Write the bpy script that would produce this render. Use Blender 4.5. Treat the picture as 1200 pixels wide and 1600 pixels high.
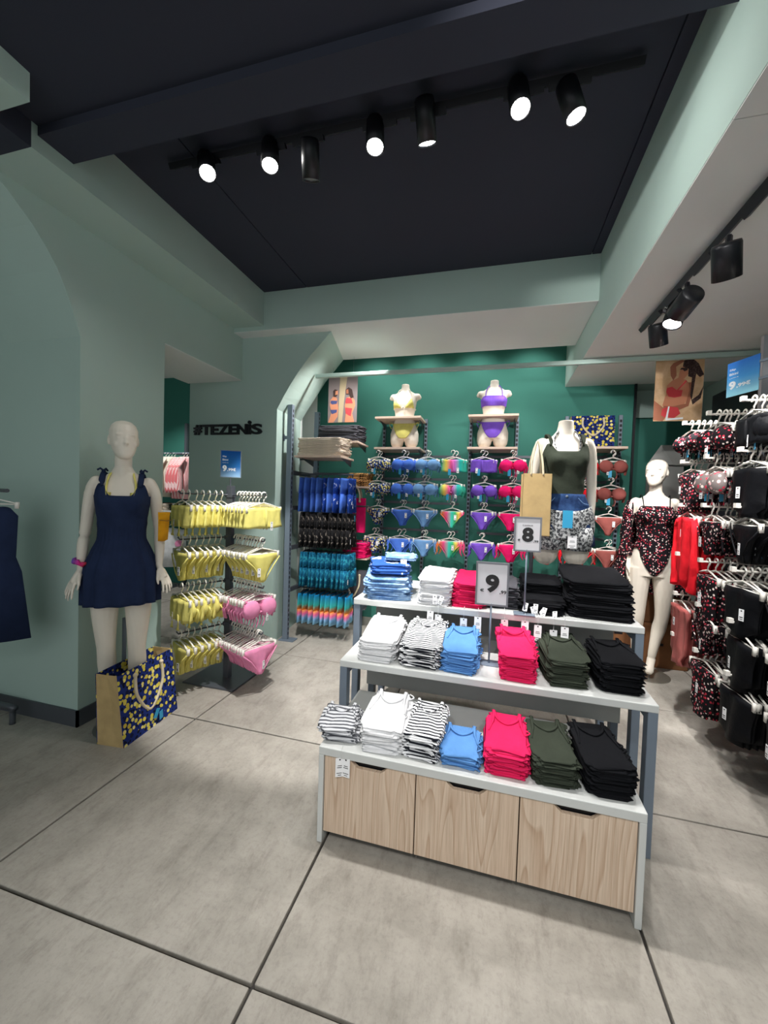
import bpy, bmesh, math, random
from mathutils import Vector, Matrix, Euler
random.seed(7)
PI = math.pi
SC = bpy.context.scene
COL = SC.collection
for _o in list(bpy.data.objects):
    bpy.data.objects.remove(_o)

# ------------------------------------------------------------------ camera, world, exposure
cam = bpy.data.cameras.new('camera')
cam.sensor_fit = 'VERTICAL'; cam.sensor_height = 32.0
cam.lens = 626.6 / 1600 * 32.0
cam.clip_start = 0.05
camo = bpy.data.objects.new('camera', cam); COL.objects.link(camo)
_yaw, _pitch, _roll = 0.263801507, -0.0327803495, 0.0322616649
_f = Vector((-math.sin(_yaw) * math.cos(_pitch), math.cos(_yaw) * math.cos(_pitch), math.sin(_pitch)))
_r = Vector((math.cos(_yaw), math.sin(_yaw), 0)); _u = _r.cross(_f)
_r2 = math.cos(_roll) * _r + math.sin(_roll) * _u
_u2 = -math.sin(_roll) * _r + math.cos(_roll) * _u
_m = Matrix((( _r2.x, _u2.x, -_f.x), (_r2.y, _u2.y, -_f.y), (_r2.z, _u2.z, -_f.z))).to_4x4()
_m.translation = Vector((0, 0, 1.38))
camo.matrix_world = _m
SC.camera = camo

wd = bpy.data.worlds.new('world'); SC.world = wd; wd.use_nodes = True
wd.node_tree.nodes['Background'].inputs[0].default_value = (0.93, 0.97, 1.0, 1)
wd.node_tree.nodes['Background'].inputs[1].default_value = 0.74
SC.view_settings.view_transform = 'Standard'
SC.view_settings.look = 'None'
SC.view_settings.exposure = 0.14
SC.view_settings.gamma = 1.0
SC.view_settings.use_curve_mapping = False


def spot(name, loc, target, power, size=50, blend=0.5, radius=0.03, color=(1, 0.98, 0.955), parent=None):
    L = bpy.data.lights.new(name, 'SPOT'); L.energy = power; L.spot_size = math.radians(size)
    L.spot_blend = blend; L.shadow_soft_size = radius; L.color = color
    o = bpy.data.objects.new(name, L); COL.objects.link(o)
    d = (Vector(target) - Vector(loc)).normalized()
    o.location = loc; o.rotation_euler = d.to_track_quat('-Z', 'Y').to_euler()
    if parent:
        o.parent = parent; o.matrix_parent_inverse = parent.matrix_world.inverted()
    return o


def area(name, loc, target, power, sx, sy, color=(1, 1, 1)):
    L = bpy.data.lights.new(name, 'AREA'); L.energy = power; L.shape = 'RECTANGLE'; L.size = sx; L.size_y = sy; L.color = color
    o = bpy.data.objects.new(name, L); COL.objects.link(o)
    d = (Vector(target) - Vector(loc)).normalized()
    o.location = loc; o.rotation_euler = d.to_track_quat('-Z', 'Y').to_euler()
    return o


# lamps of the shop that stand outside the picture: ceiling tracks behind the viewer, behind the arch and in the back room; added lights are marked
spot('offscreen_spot', (0.6, -0.9, 2.9), (0.1, 2.0, 0.5), 85, 50, 0.6, 0.05)
spot('offscreen_spot', (-0.5, -0.7, 2.9), (-0.25, 2.0, 0.6), 75, 42, 0.6, 0.05)
spot('offscreen_spot', (-0.75, -0.7, 2.85), (0.66, 2.35, 2.68), 300, 26, 1.0, 0.06)  # added spot without a known source, makes the glow on the right beam
spot('offscreen_spot', (0.3, -0.3, 2.9), (0.0, 1.1, 0.0), 40, 46, 0.4, 0.05)
for _x in (-1.3, -0.75, -0.2, 0.35):
    spot('wall_wash_lamp', (_x, 3.98, 3.12), (_x - 0.05, 4.43, 2.2), 26, 95, 0.9, 0.05)
for _x in (-1.1, -0.45, 0.2):
    spot('wall_wash_lamp', (_x, 3.78, 2.795), (_x, 4.42, 1.0), 28, 84, 0.8, 0.03)
spot('alcove_fill', (-0.95, 3.55, 2.78), (-1.95, 3.66, 1.75), 95, 75, 0.8, 0.04)  # added unseen light, brightens the arch jamb and side wall
spot('back_room_lamp', (-3.7, 3.7, 2.9), (-4.2, 4.6, 0.8), 220, 95, 0.5, 0.05)
spot('back_room_lamp', (-3.0, 3.0, 2.9), (-3.3, 3.5, 0.0), 420, 75, 0.5, 0.05)
area('fill_light', (0.3, -1.6, 2.85), (-0.1, 2.0, 1.0), 18, 2.4, 0.8, (0.95, 0.98, 1.0))  # added fill behind the viewer, not a fitting of the shop


# ------------------------------------------------------------------ helpers
def lin(r, g, b):
    def f(c):
        c /= 255.0
        return c / 12.92 if c <= 0.04045 else ((c + 0.055) / 1.055) ** 2.4
    return (f(r), f(g), f(b), 1)


class NT:
    def __init__(s, name, rough=0.6, metal=0.0, spec=0.5):
        s.m = bpy.data.materials.new(name); s.m.use_nodes = True
        s.t = s.m.node_tree; s.b = s.t.nodes['Principled BSDF']
        s.b.inputs['Roughness'].default_value = rough; s.b.inputs['Metallic'].default_value = metal
        s.b.inputs['Specular IOR Level'].default_value = spec

    def n(s, typ, **kw):
        nd = s.t.nodes.new(typ)
        for k, v in kw.items():
            if k in nd.inputs: nd.inputs[k].default_value = v
            else: setattr(nd, k, v)
        return nd

    def l(s, a, b): s.t.links.new(a, b)

    def coord(s, scale=(1, 1, 1), kind='Object'):
        c = s.n('ShaderNodeTexCoord'); m = s.n('ShaderNodeMapping'); m.inputs['Scale'].default_value = scale
        s.l(c.outputs[kind], m.inputs['Vector']); return m.outputs['Vector']

    def noise(s, vec, scale, detail=3, rough=0.5):
        n = s.n('ShaderNodeTexNoise', Scale=scale, Detail=detail, Roughness=rough); s.l(vec, n.inputs['Vector']); return n.outputs['Fac']

    def ramp(s, fac, stops, interp='LINEAR'):
        r = s.n('ShaderNodeValToRGB'); r.color_ramp.interpolation = interp
        e = r.color_ramp.elements
        while len(e) < len(stops): e.new(0.5)
        for i, (p, c) in enumerate(stops): e[i].position = p; e[i].color = c
        s.l(fac, r.inputs['Fac']); return r.outputs['Color']

    def mix(s, fac, a, b, typ='MIX'):
        m = s.n('ShaderNodeMix', data_type='RGBA', blend_type=typ)
        for sock, v in ((m.inputs['Factor'], fac), (m.inputs['A'], a), (m.inputs['B'], b)):
            pass
        def put(i, v):
            if hasattr(v, 'is_linked'): s.l(v, m.inputs[i])
            else: m.inputs[i].default_value = v
        put(0, fac); put(6, a); put(7, b)
        return m.outputs[2]

    def math(s, op, a, b=0.0):
        m = s.n('ShaderNodeMath', operation=op)
        for i, v in ((0, a), (1, b)):
            if hasattr(v, 'is_linked'): s.l(v, m.inputs[i])
            else: m.inputs[i].default_value = v
        return m.outputs[0]

    def col(s, c):
        if hasattr(c, 'is_linked'): s.l(c, s.b.inputs['Base Color'])
        else: s.b.inputs['Base Color'].default_value = c
        return s

    def bump(s, h, strength=0.2, dist=0.01):
        b = s.n('ShaderNodeBump', Strength=strength, Distance=dist); s.l(h, b.inputs['Height']); s.l(b.outputs['Normal'], s.b.inputs['Normal'])
        return s


def paint(name, c, rough=0.75):
    t = NT(name, rough, spec=0.3); v = t.coord()
    n = t.noise(v, 1.3, 4); f = t.noise(v, 180, 2)
    c2 = tuple(x * 0.93 for x in c[:3]) + (1,)
    t.col(t.ramp(n, [(0.3, c2), (0.7, c)])); t.bump(f, 0.06, 0.002); return t.m


def plain(name, c, rough=0.5, metal=0.0, spec=0.5):
    t = NT(name, rough, metal, spec); v = t.coord()
    c2 = tuple(min(1, x * 1.05) for x in c[:3]) + (1,)
    t.col(t.ramp(t.noise(v, 9, 2), [(0.3, c), (0.7, c2)])); return t.m


def fabric(name, c, rough=0.9, wr=0.25):
    t = NT(name, rough, spec=0.15); v = t.coord()
    c2 = tuple(x * 0.82 for x in c[:3]) + (1,)
    t.col(t.ramp(t.noise(v, 14, 4), [(0.3, c2), (0.65, c)])); t.bump(t.noise(v, 26, 5, 0.6), wr, 0.012); return t.m


def voro(t, vec, scale, rnd=1.0):
    v = t.n('ShaderNodeTexVoronoi', Scale=scale, Randomness=rnd); t.l(vec, v.inputs['Vector']); return v


def dots(name, base, cols, scale, size, leaf=None, rough=0.85):
    t = NT(name, rough, spec=0.15); v = t.coord()
    w = voro(t, v, scale); m = t.math('LESS_THAN', w.outputs['Distance'], size)
    sep = t.n('ShaderNodeSeparateColor'); t.l(w.outputs['Color'], sep.inputs[0])
    k = len(cols)
    cc = t.ramp(sep.outputs[0], [(i / k, c) for i, c in enumerate(cols)], 'CONSTANT')
    b = base
    if leaf:
        w2 = voro(t, v, scale * 1.35); m2 = t.math('LESS_THAN', w2.outputs['Distance'], size * 0.9)
        b = t.mix(m2, base, leaf)
    t.col(t.mix(m, b, cc)); t.bump(t.noise(v, 22, 4), 0.2, 0.01); return t.m


def patches(name, base, c2, scale, lo, hi, c3=None, rough=0.85):
    t = NT(name, rough, spec=0.15); v = t.coord()
    n = t.noise(v, scale, 4, 0.65)
    st = [(lo, base), (hi, c2)] + ([(min(1, hi + 0.1), c3)] if c3 else [])
    t.col(t.ramp(n, st)); t.bump(t.noise(v, 24, 4), 0.2, 0.01); return t.m


def stripes(name, a, b, period, duty=0.5, axis=(0, 1, -1.0)):
    t = NT(name, 0.9, spec=0.15); v = t.coord()
    sx = t.n('ShaderNodeSeparateXYZ'); t.l(v, sx.inputs[0])
    s = t.math('ADD', t.math('MULTIPLY', sx.outputs[0], axis[0]), t.math('ADD', t.math('MULTIPLY', sx.outputs[1], axis[1]), t.math('MULTIPLY', sx.outputs[2], axis[2])))
    s = t.math('ADD', s, t.math('MULTIPLY', t.noise(v, 9, 2), period * 0.7))
    fr = t.math('FRACT', t.math('ABSOLUTE', t.math('DIVIDE', t.math('ADD', s, 10.0), period)))
    t.col(t.mix(t.math('LESS_THAN', fr, duty), a, b)); t.bump(t.noise(v, 26, 5, 0.6), 0.25, 0.012); return t.m


def gradient(name, axis, lo, hi, stops):
    t = NT(name, 0.85, spec=0.15); v = t.coord(); sx = t.n('ShaderNodeSeparateXYZ'); t.l(v, sx.inputs[0])
    f = t.math('DIVIDE', t.math('SUBTRACT', sx.outputs[axis], lo), hi - lo)
    t.col(t.ramp(f, stops)); t.bump(t.noise(v, 24, 4), 0.2, 0.01); return t.m


def emis(name, c, s):
    t = NT(name); t.b.inputs['Base Color'].default_value = c
    t.b.inputs['Emission Color'].default_value = c; t.b.inputs['Emission Strength'].default_value = s; return t.m


class G:
    """collects shapes for ONE mesh object"""
    def __init__(s): s.v = []; s.f = []; s.mi = []

    def add(s, vs, fs, mi=0, M=None):
        o = len(s.v)
        s.v += [tuple(M @ Vector(p)) if M else tuple(p) for p in vs]
        s.f += [tuple(o + i for i in f) for f in fs]; s.mi += [mi] * len(fs); return s

    def box(s, x0, x1, y0, y1, z0, z1, mi=0, M=None):
        vs = [(x, y, z) for z in (z0, z1) for y in (y0, y1) for x in (x0, x1)]
        return s.add(vs, [(0, 2, 3, 1), (4, 5, 7, 6), (0, 1, 5, 4), (2, 6, 7, 3), (0, 4, 6, 2), (1, 3, 7, 5)], mi, M)

    def prism(s, pts, y0, y1, mi=0, M=None):
        """polygon in (x, z) extruded along y"""
        n = len(pts)
        vs = [(x, y0, z) for x, z in pts] + [(x, y1, z) for x, z in pts]
        fs = [tuple(range(n)), tuple(range(2 * n - 1, n - 1, -1))] + [(i, i + n, (i + 1) % n + n, (i + 1) % n) for i in range(n)]
        return s.add(vs, fs, mi, M)

    def loft(s, rings, mi=0, caps=True, M=None, close=True):
        n = len(rings[0]); vs = [p for r in rings for p in r]; fs = []
        for k in range(len(rings) - 1):
            for i in range(n if close else n - 1):
                a = k * n + i; b = k * n + (i + 1) % n
                fs.append((a, b, b + n, a + n))
        if caps:
            fs.append(tuple(range(n - 1, -1, -1))); fs.append(tuple(range(len(vs) - n, len(vs))))
        return s.add(vs, fs, mi, M)

    def tube(s, pts, r, n=6, mi=0, M=None, flat=1.0):
        pts = [Vector(p) for p in pts]; rs = r if isinstance(r, (list, tuple)) else [r] * len(pts)
        rings = []; up = Vector((0.13, 0.21, 0.97))
        for i, p in enumerate(pts):
            d = (pts[min(i + 1, len(pts) - 1)] - pts[max(i - 1, 0)]).normalized()
            a = d.cross(up)
            if a.length < 1e-3: a = d.cross(Vector((1, 0, 0)))
            a.normalize(); b = d.cross(a)
            rings.append([p + (a * math.cos(t) + b * math.sin(t) * flat) * rs[i] for t in [2 * PI * k / n for k in range(n)]])
        return s.loft(rings, mi, True, M)

    def ball(s, c, r, n=10, m=6, mi=0, M=None):
        rx, ry, rz = r if isinstance(r, (list, tuple)) else (r, r, r)
        rings = []
        for k in range(m + 1):
            a = -PI / 2 + PI * k / m; q = max(0.02, math.cos(a))
            rings.append([(c[0] + rx * q * math.cos(2 * PI * i / n), c[1] + ry * q * math.sin(2 * PI * i / n), c[2] + rz * math.sin(a)) for i in range(n)])
        return s.loft(rings, mi, True, M)

    def mesh(s, name, mats, smooth=False):
        me = bpy.data.meshes.new(name); me.from_pydata([tuple(p) for p in s.v], [], s.f); me.update()
        if len(s.f) < 6000:
            bm = bmesh.new(); bm.from_mesh(me); bmesh.ops.recalc_face_normals(bm, faces=bm.faces); bm.to_mesh(me); bm.free()
        for m in (mats if isinstance(mats, (list, tuple)) else [mats]): me.materials.append(m)
        for p, k in zip(me.polygons, s.mi): p.material_index = k; p.use_smooth = smooth
        return me

    def build(s, name, mats, parent=None, smooth=False, bev=0.0, loc=None, rot=None, solid=0.0):
        return put(name, s.mesh(name, mats, smooth), parent, loc, rot, bev, solid)


def put(name, me, parent=None, loc=None, rot=None, bev=0.0, solid=0.0):
    o = bpy.data.objects.new(name, me); COL.objects.link(o)
    if parent: o.parent = parent
    if loc: o.location = loc
    if rot: o.rotation_euler = rot
    if solid:
        m = o.modifiers.new('s', 'SOLIDIFY'); m.thickness = solid; m.offset = 1
    if bev:
        m = o.modifiers.new('b', 'BEVEL'); m.width = bev; m.segments = 2; m.limit_method = 'ANGLE'
    return o


def empty(name, loc=(0, 0, 0), rz=0.0):
    o = bpy.data.objects.new(name, None); COL.objects.link(o); o.location = loc; o.rotation_euler = (0, 0, rz)
    o.empty_display_size = 0.05
    return o


def tag(o, label, cat, group=None, kind=None):
    o['label'] = label; o['category'] = cat
    if group: o['group'] = group
    if kind: o['kind'] = kind
    return o


def struct(o, label=None):
    o['kind'] = 'structure'
    if label: o['label'] = label
    return o


def dup(o, parent=None):
    c = o.copy(); COL.objects.link(c)
    if parent: c.parent = parent
    for k in o.children: dup(k, c)
    return c


def unhold(hold, root):
    """hand the children of a scaled helper on to the thing itself"""
    M = Matrix.LocRotScale(hold.location, hold.rotation_euler, hold.scale)
    for c in list(hold.children):
        b = Matrix.LocRotScale(c.location, c.rotation_euler, c.scale)
        c.parent = root; c.matrix_basis = M @ b
    bpy.data.objects.remove(hold)


def remat(o, m):
    """give one copy another fabric while it still shares the mesh"""
    for sl in o.material_slots[:1]:
        sl.link = 'OBJECT'; sl.material = m


def spl(pts, n):
    """Catmull-Rom through tuples"""
    out = []; L = len(pts)
    for i in range(L - 1):
        p0, p1, p2, p3 = (pts[max(i - 1, 0)], pts[i], pts[i + 1], pts[min(i + 2, L - 1)])
        for k in range(n):
            t = k / n
            out.append(tuple(0.5 * (2 * b + (c - a) * t + (2 * a - 5 * b + 4 * c - d) * t * t + (-a + 3 * b - 3 * c + d) * t ** 3) for a, b, c, d in zip(p0, p1, p2, p3)))
    out.append(tuple(pts[-1])); return out


def text_mesh(s, x0, x1, z0, z1, depth=0.002, bold=0.0):
    """lettering fitted into a box of the XZ plane, front towards -Y"""
    cu = bpy.data.curves.new('lettering', 'FONT'); cu.body = s; cu.size = 1.0; cu.offset = bold; cu.resolution_u = 4
    to = bpy.data.objects.new('lettering', cu); COL.objects.link(to)
    bpy.context.view_layer.update()
    me = bpy.data.meshes.new_from_object(to.evaluated_get(bpy.context.evaluated_depsgraph_get()))
    bpy.data.objects.remove(to)
    xs = [v.co.x for v in me.vertices]; ys = [v.co.y for v in me.vertices]
    ax, bx, ay, by = min(xs), max(xs), min(ys), max(ys)
    vs = [(x0 + (v.co.x - ax) / (bx - ax) * (x1 - x0), 0, z0 + (v.co.y - ay) / (by - ay) * (z1 - z0)) for v in me.vertices]
    fs = [tuple(p.vertices) for p in me.polygons]
    edges = {}
    for f in fs:
        for i in range(len(f)):
            a, b = f[i], f[(i + 1) % len(f)]
            edges[(a, b)] = 1
    n = len(vs); allv = [(x, -depth, z) for x, y, z in vs] + [(x, 0, z) for x, y, z in vs]
    F = list(fs) + [tuple(i + n for i in reversed(f)) for f in fs]
    for a, b in edges:
        if (b, a) not in edges: F.append((b, a, a + n, b + n))
    g = G(); g.add(allv, F); return g


# ------------------------------------------------------------------ materials
SAGE = paint('sage_green_paint', lin(174, 196, 188))
TEAL = paint('teal_paint', lin(56, 118, 105))
NAVY = paint('navy_ceiling_paint', lin(50, 53, 66), 0.8)
PALE = paint('pale_paint_and_bounce', lin(228, 232, 229))
METAL = plain('blue_grey_metal', lin(112, 124, 138), 0.45, 0.1)
PMETAL = plain('pale_grey_metal', lin(186, 190, 196), 0.4, 0.1)
DMETAL = plain('dark_grey_metal', lin(84, 88, 95), 0.4, 0.3)
BLKM = plain('black_metal', lin(22, 23, 28), 0.4, 0.2)
WHITE = plain('white_laminate', lin(198, 200, 198), 0.45)
GREYP = plain('grey_panel', lin(165, 166, 163), 0.6)
HANG = plain('white_hanger_plastic', lin(232, 228, 220), 0.4)
TAGW = plain('white_tag_card', lin(238, 238, 240), 0.6)
TAGB = plain('blue_tag_card', lin(50, 160, 205), 0.5)
INK = plain('black_ink', lin(20, 20, 22), 0.6)
WHT = plain('white_ink', lin(240, 245, 250), 0.6)
SKIN = plain('mannequin_cream', lin(226, 217, 203), 0.45)
ROPE = fabric('cream_rope', lin(222, 208, 178))
KRAFT = fabric('kraft_paper', lin(200, 172, 122), 0.8, 0.1)
CARD = fabric('brown_cardboard', lin(134, 92, 62), 0.9, 0.05)
SHELFW = plain('pale_wood_shelf', lin(212, 188, 170), 0.5)
LENS = emis('lamp_lens', (1, 0.97, 0.92, 1), 230.0)
LENSD = emis('dim_lamp_lens', (1, 0.98, 0.95, 1), 60.0)
LENSO = plain('unlit_lamp_glass', lin(150, 150, 150), 0.15, 0.3)


def concrete():
    t = NT('polished_concrete', 0.62, spec=0.35); v = t.coord((1, 1, 1), 'Object')
    c = t.n('ShaderNodeNewGeometry')
    n1 = t.noise(c.outputs['Position'], 0.9, 5, 0.6); n2 = t.noise(c.outputs['Position'], 7, 6, 0.7); n3 = t.noise(c.outputs['Position'], 60, 4, 0.7)
    mus = t.n('ShaderNodeMapping'); mus.inputs['Scale'].default_value = (1.6, 0.5, 1); mus.inputs['Rotation'].default_value = (0, 0, 0.5)
    t.l(c.outputs['Position'], mus.inputs['Vector'])
    n4 = t.noise(mus.outputs['Vector'], 11, 8, 0.78)
    base = t.ramp(n1, [(0.3, lin(158, 152, 143)), (0.7, lin(180, 174, 165))])
    a = t.ramp(n2, [(0.3, (0.78, 0.78, 0.77, 1)), (0.6, (1, 1, 1, 1))])
    b = t.ramp(n4, [(0.34, (0.80, 0.79, 0.78, 1)), (0.5, (1, 1, 1, 1))])
    d = t.ramp(n3, [(0.3, (0.86, 0.86, 0.86, 1)), (0.5, (1, 1, 1, 1))])
    x = t.mix(1.0, base, a, 'MULTIPLY'); x = t.mix(1.0, x, b, 'MULTIPLY'); x = t.mix(1.0, x, d, 'MULTIPLY')
    t.col(x); t.bump(t.math('ADD', n2, t.math('MULTIPLY', n3, 0.5)), 0.12, 0.01); return t.m


def wood():
    t = NT('pale_oak_veneer', 0.5, spec=0.35); c = t.n('ShaderNodeNewGeometry')
    m = t.n('ShaderNodeMapping'); m.inputs['Scale'].default_value = (1.0, 1.0, 0.09); t.l(c.outputs['Position'], m.inputs['Vector'])
    big = t.noise(m.outputs['Vector'], 5, 2, 0.5)
    rings = t.math('FRACT', t.math('MULTIPLY', big, 21.0))
    fine = t.n('ShaderNodeMapping'); fine.inputs['Scale'].default_value = (1.0, 1.0, 0.03); t.l(c.outputs['Position'], fine.inputs['Vector'])
    f = t.noise(fine.outputs['Vector'], 170, 3, 0.6)
    base = t.ramp(rings, [(0.0, lin(216, 195, 174)), (0.75, lin(208, 184, 162)), (0.93, lin(192, 165, 141)), (1.0, lin(214, 193, 172))])
    fm = t.ramp(f, [(0.35, (0.82, 0.79, 0.76, 1)), (0.6, (1, 1, 1, 1))])
    kn = voro(t, m.outputs['Vector'], 3.1); km = t.ramp(kn.outputs['Distance'], [(0.03, (0.45, 0.36, 0.3, 1)), (0.09, (1, 1, 1, 1))])
    x = t.mix(1.0, base, fm, 'MULTIPLY'); x = t.mix(1.0, x, km, 'MULTIPLY'); t.col(x); t.bump(f, 0.08, 0.003); return t.m


CONC = concrete(); WOOD = wood()
JOINT = plain('dark_joint', lin(60, 57, 54), 0.9)
FB = {k: fabric(k + '_fabric', lin(*c)) for k, c in dict(
    white=(236, 236, 238), pink=(232, 38, 96), blue=(98, 150, 212), olive=(56, 62, 52), black=(16, 17, 21), grey=(152, 154, 158),
    navy=(36, 48, 78), yellow=(230, 220, 126), lightpink=(240, 150, 190), purple=(124, 86, 200), royal=(78, 120, 214), light=(118, 164, 216),
    red=(238, 34, 48), brown=(158, 88, 82), beige=(222, 206, 188), charcoal=(82, 82, 88), mustard=(224, 160, 30), cream=(238, 232, 214),
    palepink=(240, 176, 180), teal=(26, 110, 140), hot=(240, 30, 110)).items()}
# satin black reads lighter on the gondola
FB['satin'] = fabric('black_swim_fabric', lin(13, 14, 18), 0.6, 0.35)
STRIPE = stripes('black_white_stripe_fabric', lin(240, 240, 242), lin(24, 26, 34), 0.017, 0.42)
GSTRIPE = stripes('grey_stripe_fabric', lin(205, 206, 210), lin(92, 94, 100), 0.02, 0.45)
PSTRIPE = stripes('pink_stripe_fabric', lin(250, 214, 214), lin(226, 120, 124), 0.012, 0.45, (1, 0.6, 0))
LEMON = dots('lemon_print', lin(30, 48, 116), [lin(222, 206, 84), lin(236, 224, 130), lin(206, 188, 74), lin(24, 32, 70), lin(214, 200, 90)], 34, 0.42, lin(18, 22, 42))
LEMONS = dots('small_lemon_print', lin(40, 54, 110), [lin(236, 224, 140), lin(226, 226, 226), lin(200, 190, 90), lin(70, 110, 190)], 60, 0.5, lin(20, 26, 44))
FLORAL = dots('black_floral_print', lin(22, 18, 22), [lin(236, 170, 176), lin(190, 52, 70), lin(240, 222, 214), lin(150, 36, 52), lin(22, 18, 22)], 72, 0.38)
FLORALG = dots('pale_floral_print', lin(128, 118, 116), [lin(236, 190, 190), lin(220, 60, 84), lin(240, 226, 218)], 52, 0.4)
DENIMC = patches('cloud_denim', lin(44, 84, 158), lin(226, 234, 244), 14, 0.58, 0.62)
DENIM = patches('washed_denim', lin(70, 112, 168), lin(160, 190, 220), 16, 0.35, 0.7)
DENIMD = patches('dark_denim', lin(26, 44, 82), lin(58, 90, 138), 14, 0.35, 0.75)
PALM = patches('white_palm_on_blue', lin(28, 64, 150), lin(226, 232, 244), 30, 0.6, 0.63)
CAMO = patches('black_leaf_print', lin(28, 28, 30), lin(160, 150, 140), 34, 0.58, 0.62)
TEALP = patches('teal_leaf_print', lin(18, 92, 128), lin(60, 170, 190), 32, 0.5, 0.62, lin(20, 40, 46))
PAISLEY = patches('grey_paisley_print', lin(62, 64, 68), lin(190, 192, 192), 70, 0.46, 0.54)
LEOP = patches('leopard_print', lin(206, 156, 96), lin(40, 26, 20), 55, 0.52, 0.56)
RAINX = gradient('rainbow_fabric', 0, -0.11, 0.11, [(0.0, lin(60, 190, 150)), (0.2, lin(240, 216, 90)), (0.4, lin(236, 90, 150)), (0.6, lin(200, 120, 200)), (0.8, lin(40, 176, 170)), (1.0, lin(60, 170, 140))])
RAINB = gradient('rainbow_brief_fabric', 0, -0.10, 0.10, [(0.0, lin(236, 130, 60)), (0.25, lin(232, 80, 140)), (0.5, lin(60, 196, 180)), (0.7, lin(70, 180, 110)), (0.85, lin(240, 206, 90)), (1.0, lin(230, 80, 130))])
MULTI = gradient('sunset_trunk_fabric', 2, -0.32, -0.04, [(0.0, lin(150, 200, 226)), (0.22, lin(120, 170, 210)), (0.36, lin(206, 90, 140)), (0.50, lin(226, 150, 70)), (0.66, lin(60, 170, 160)), (1.0, lin(20, 120, 170))])
SCRUN = gradient('rainbow_scrunchie', 0, -0.05, 0.05, [(0.0, lin(60, 90, 190)), (0.4, lin(214, 50, 140)), (0.7, lin(220, 70, 80)), (1.0, lin(226, 200, 80))])
BLUESKY = gradient('blue_poster_print', 2, -0.09, 0.09, [(0.0, lin(150, 214, 236)), (0.5, lin(80, 160, 226)), (1.0, lin(60, 126, 214))])
BLUEDARK = gradient('deep_blue_poster_print', 2, -0.1, 0.1, [(0.0, lin(140, 176, 206)), (0.4, lin(40, 104, 170)), (1.0, lin(16, 76, 150))])
FUZZ = dots('pink_knit', lin(232, 20, 100), [lin(250, 60, 140), lin(214, 10, 84)], 60, 0.5)

# ------------------------------------------------------------------ the shell
SWAP = Matrix(((0, 1, 0, 0), (1, 0, 0, 0), (0, 0, 1, 0), (0, 0, 0, 1)))     # prism drawn in (Y, Z), extruded along X


def wall(name, m, *boxes, bev=0.0, parent=None):
    g = G()
    for b in boxes: g.box(*b)
    o = g.build(name, m, parent, bev=bev)
    return struct(o) if not parent else o


floor = wall('floor', JOINT, (-6.2, 3.0, -2.3, 6.3, -0.06, -0.014))
XJ = [-6.14, -5.03, -3.92, -2.81, -1.70, -0.60, 0.522, 1.63, 2.74]
YJ = [-2.28, -1.2, -0.12, 0.96, 2.035, 3.11, 4.19, 5.27]
for i in range(len(XJ) - 1):
    for j in range(len(YJ) - 1):
        d = 0.005
        G().box(XJ[i] + d, XJ[i + 1] - d, YJ[j] + d, YJ[j + 1] - d, -0.05, 0.0).build('concrete_slab', CONC, floor, bev=0.003)

wall('wall_left', SAGE, (-3.7, -2.279, 1.756, 2.356, 0, 2.85), (-2.87, -2.279, 2.356, 3.258, 2.43, 2.85))
struct(G().prism([(1.756, 2.24), (1.735, 2.30), (1.707, 2.379), (1.67, 2.47), (1.632, 2.545), (1.575, 2.625), (1.509, 2.70), (1.40, 2.79), (1.31, 2.85), (1.756, 2.85)], -2.87, -2.279, M=SWAP).build('wall_arch_left', SAGE))
wall('baseboard_left', DMETAL, (-2.279, -2.267, 1.744, 2.356, 0, 0.095), (-3.7, -2.267, 1.744, 1.756, 0, 0.095))
# wall with the lettering and its arch
fr = [(-2.849, 0), (-1.912, 0), (-1.909, 2.158), (-1.85, 2.262), (-1.79, 2.36), (-1.72, 2.462), (-1.656, 2.544), (-1.59, 2.62), (-1.51, 2.70), (-1.40, 2.815), (-2.849, 2.815)]
bk = [(-2.849, 0), (-2.03, 0), (-2.028, 2.187), (-1.96, 2.29), (-1.892, 2.388), (-1.82, 2.49), (-1.757, 2.585), (-1.70, 2.65), (-1.638, 2.719), (-1.556, 2.815), (-2.849, 2.815)]
g = G(); g.loft([[(x, 3.258, z) for x, z in fr], [(x, 3.955, z) for x, z in bk]])
struct(g.build('wall_arch_back', SAGE))
wall('ceiling_beam_left', SAGE, (-3.7, -1.985, 1.31, 3.13, 2.85, 3.3))
wall('ceiling_beam_back', SAGE, (-3.7, 0.66, 3.13, 3.955, 2.815, 3.3))
wall('ceiling_beam_right', SAGE, (0.66, 2.5, 1.49, 4.85, 2.575, 3.3), (0.66, 2.5, -2.3, 1.49, 2.575, 3.3))
wall('ceiling_beam_near', SAGE, (-3.7, -1.766, -2.3, 1.16, 2.85, 2.957))
wall('ceiling_beam_dark', NAVY, (-1.985, 0.66, 1.335, 1.49, 2.92, 3.3), (-3.7, -1.985, 1.16, 1.31, 2.85, 3.3))
soffit = wall('ceiling_soffit', PALE, (-2.9, 0.658, 3.132, 3.953, 2.811, 2.817), (0.662, 2.5, 1.492, 4.428, 2.571, 2.577), (0.662, 2.5, -2.3, 1.488, 2.571, 2.577), (-2.868, -2.281, 2.358, 3.256, 2.426, 2.432))  # paler skins under the beams, bounce light put into their colour
ceil = wall('ceiling', NAVY, (-3.7, 0.66, -2.3, 1.335, 2.96, 3.02), (-1.985, 0.66, 1.49, 3.13, 3.15, 3.3))
for a, b in ((-1.985, -1.583), (-1.577, 0.597), (0.603, 0.66)):
    G().box(a, b, 1.49, 3.13, 3.135, 3.155).build('ceiling_board', NAVY, ceil, bev=0.002)
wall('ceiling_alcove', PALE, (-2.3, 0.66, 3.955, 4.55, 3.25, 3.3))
wall('wall_back', TEAL, (-2.3, 1.29, 4.43, 4.55, 0, 3.3))
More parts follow.
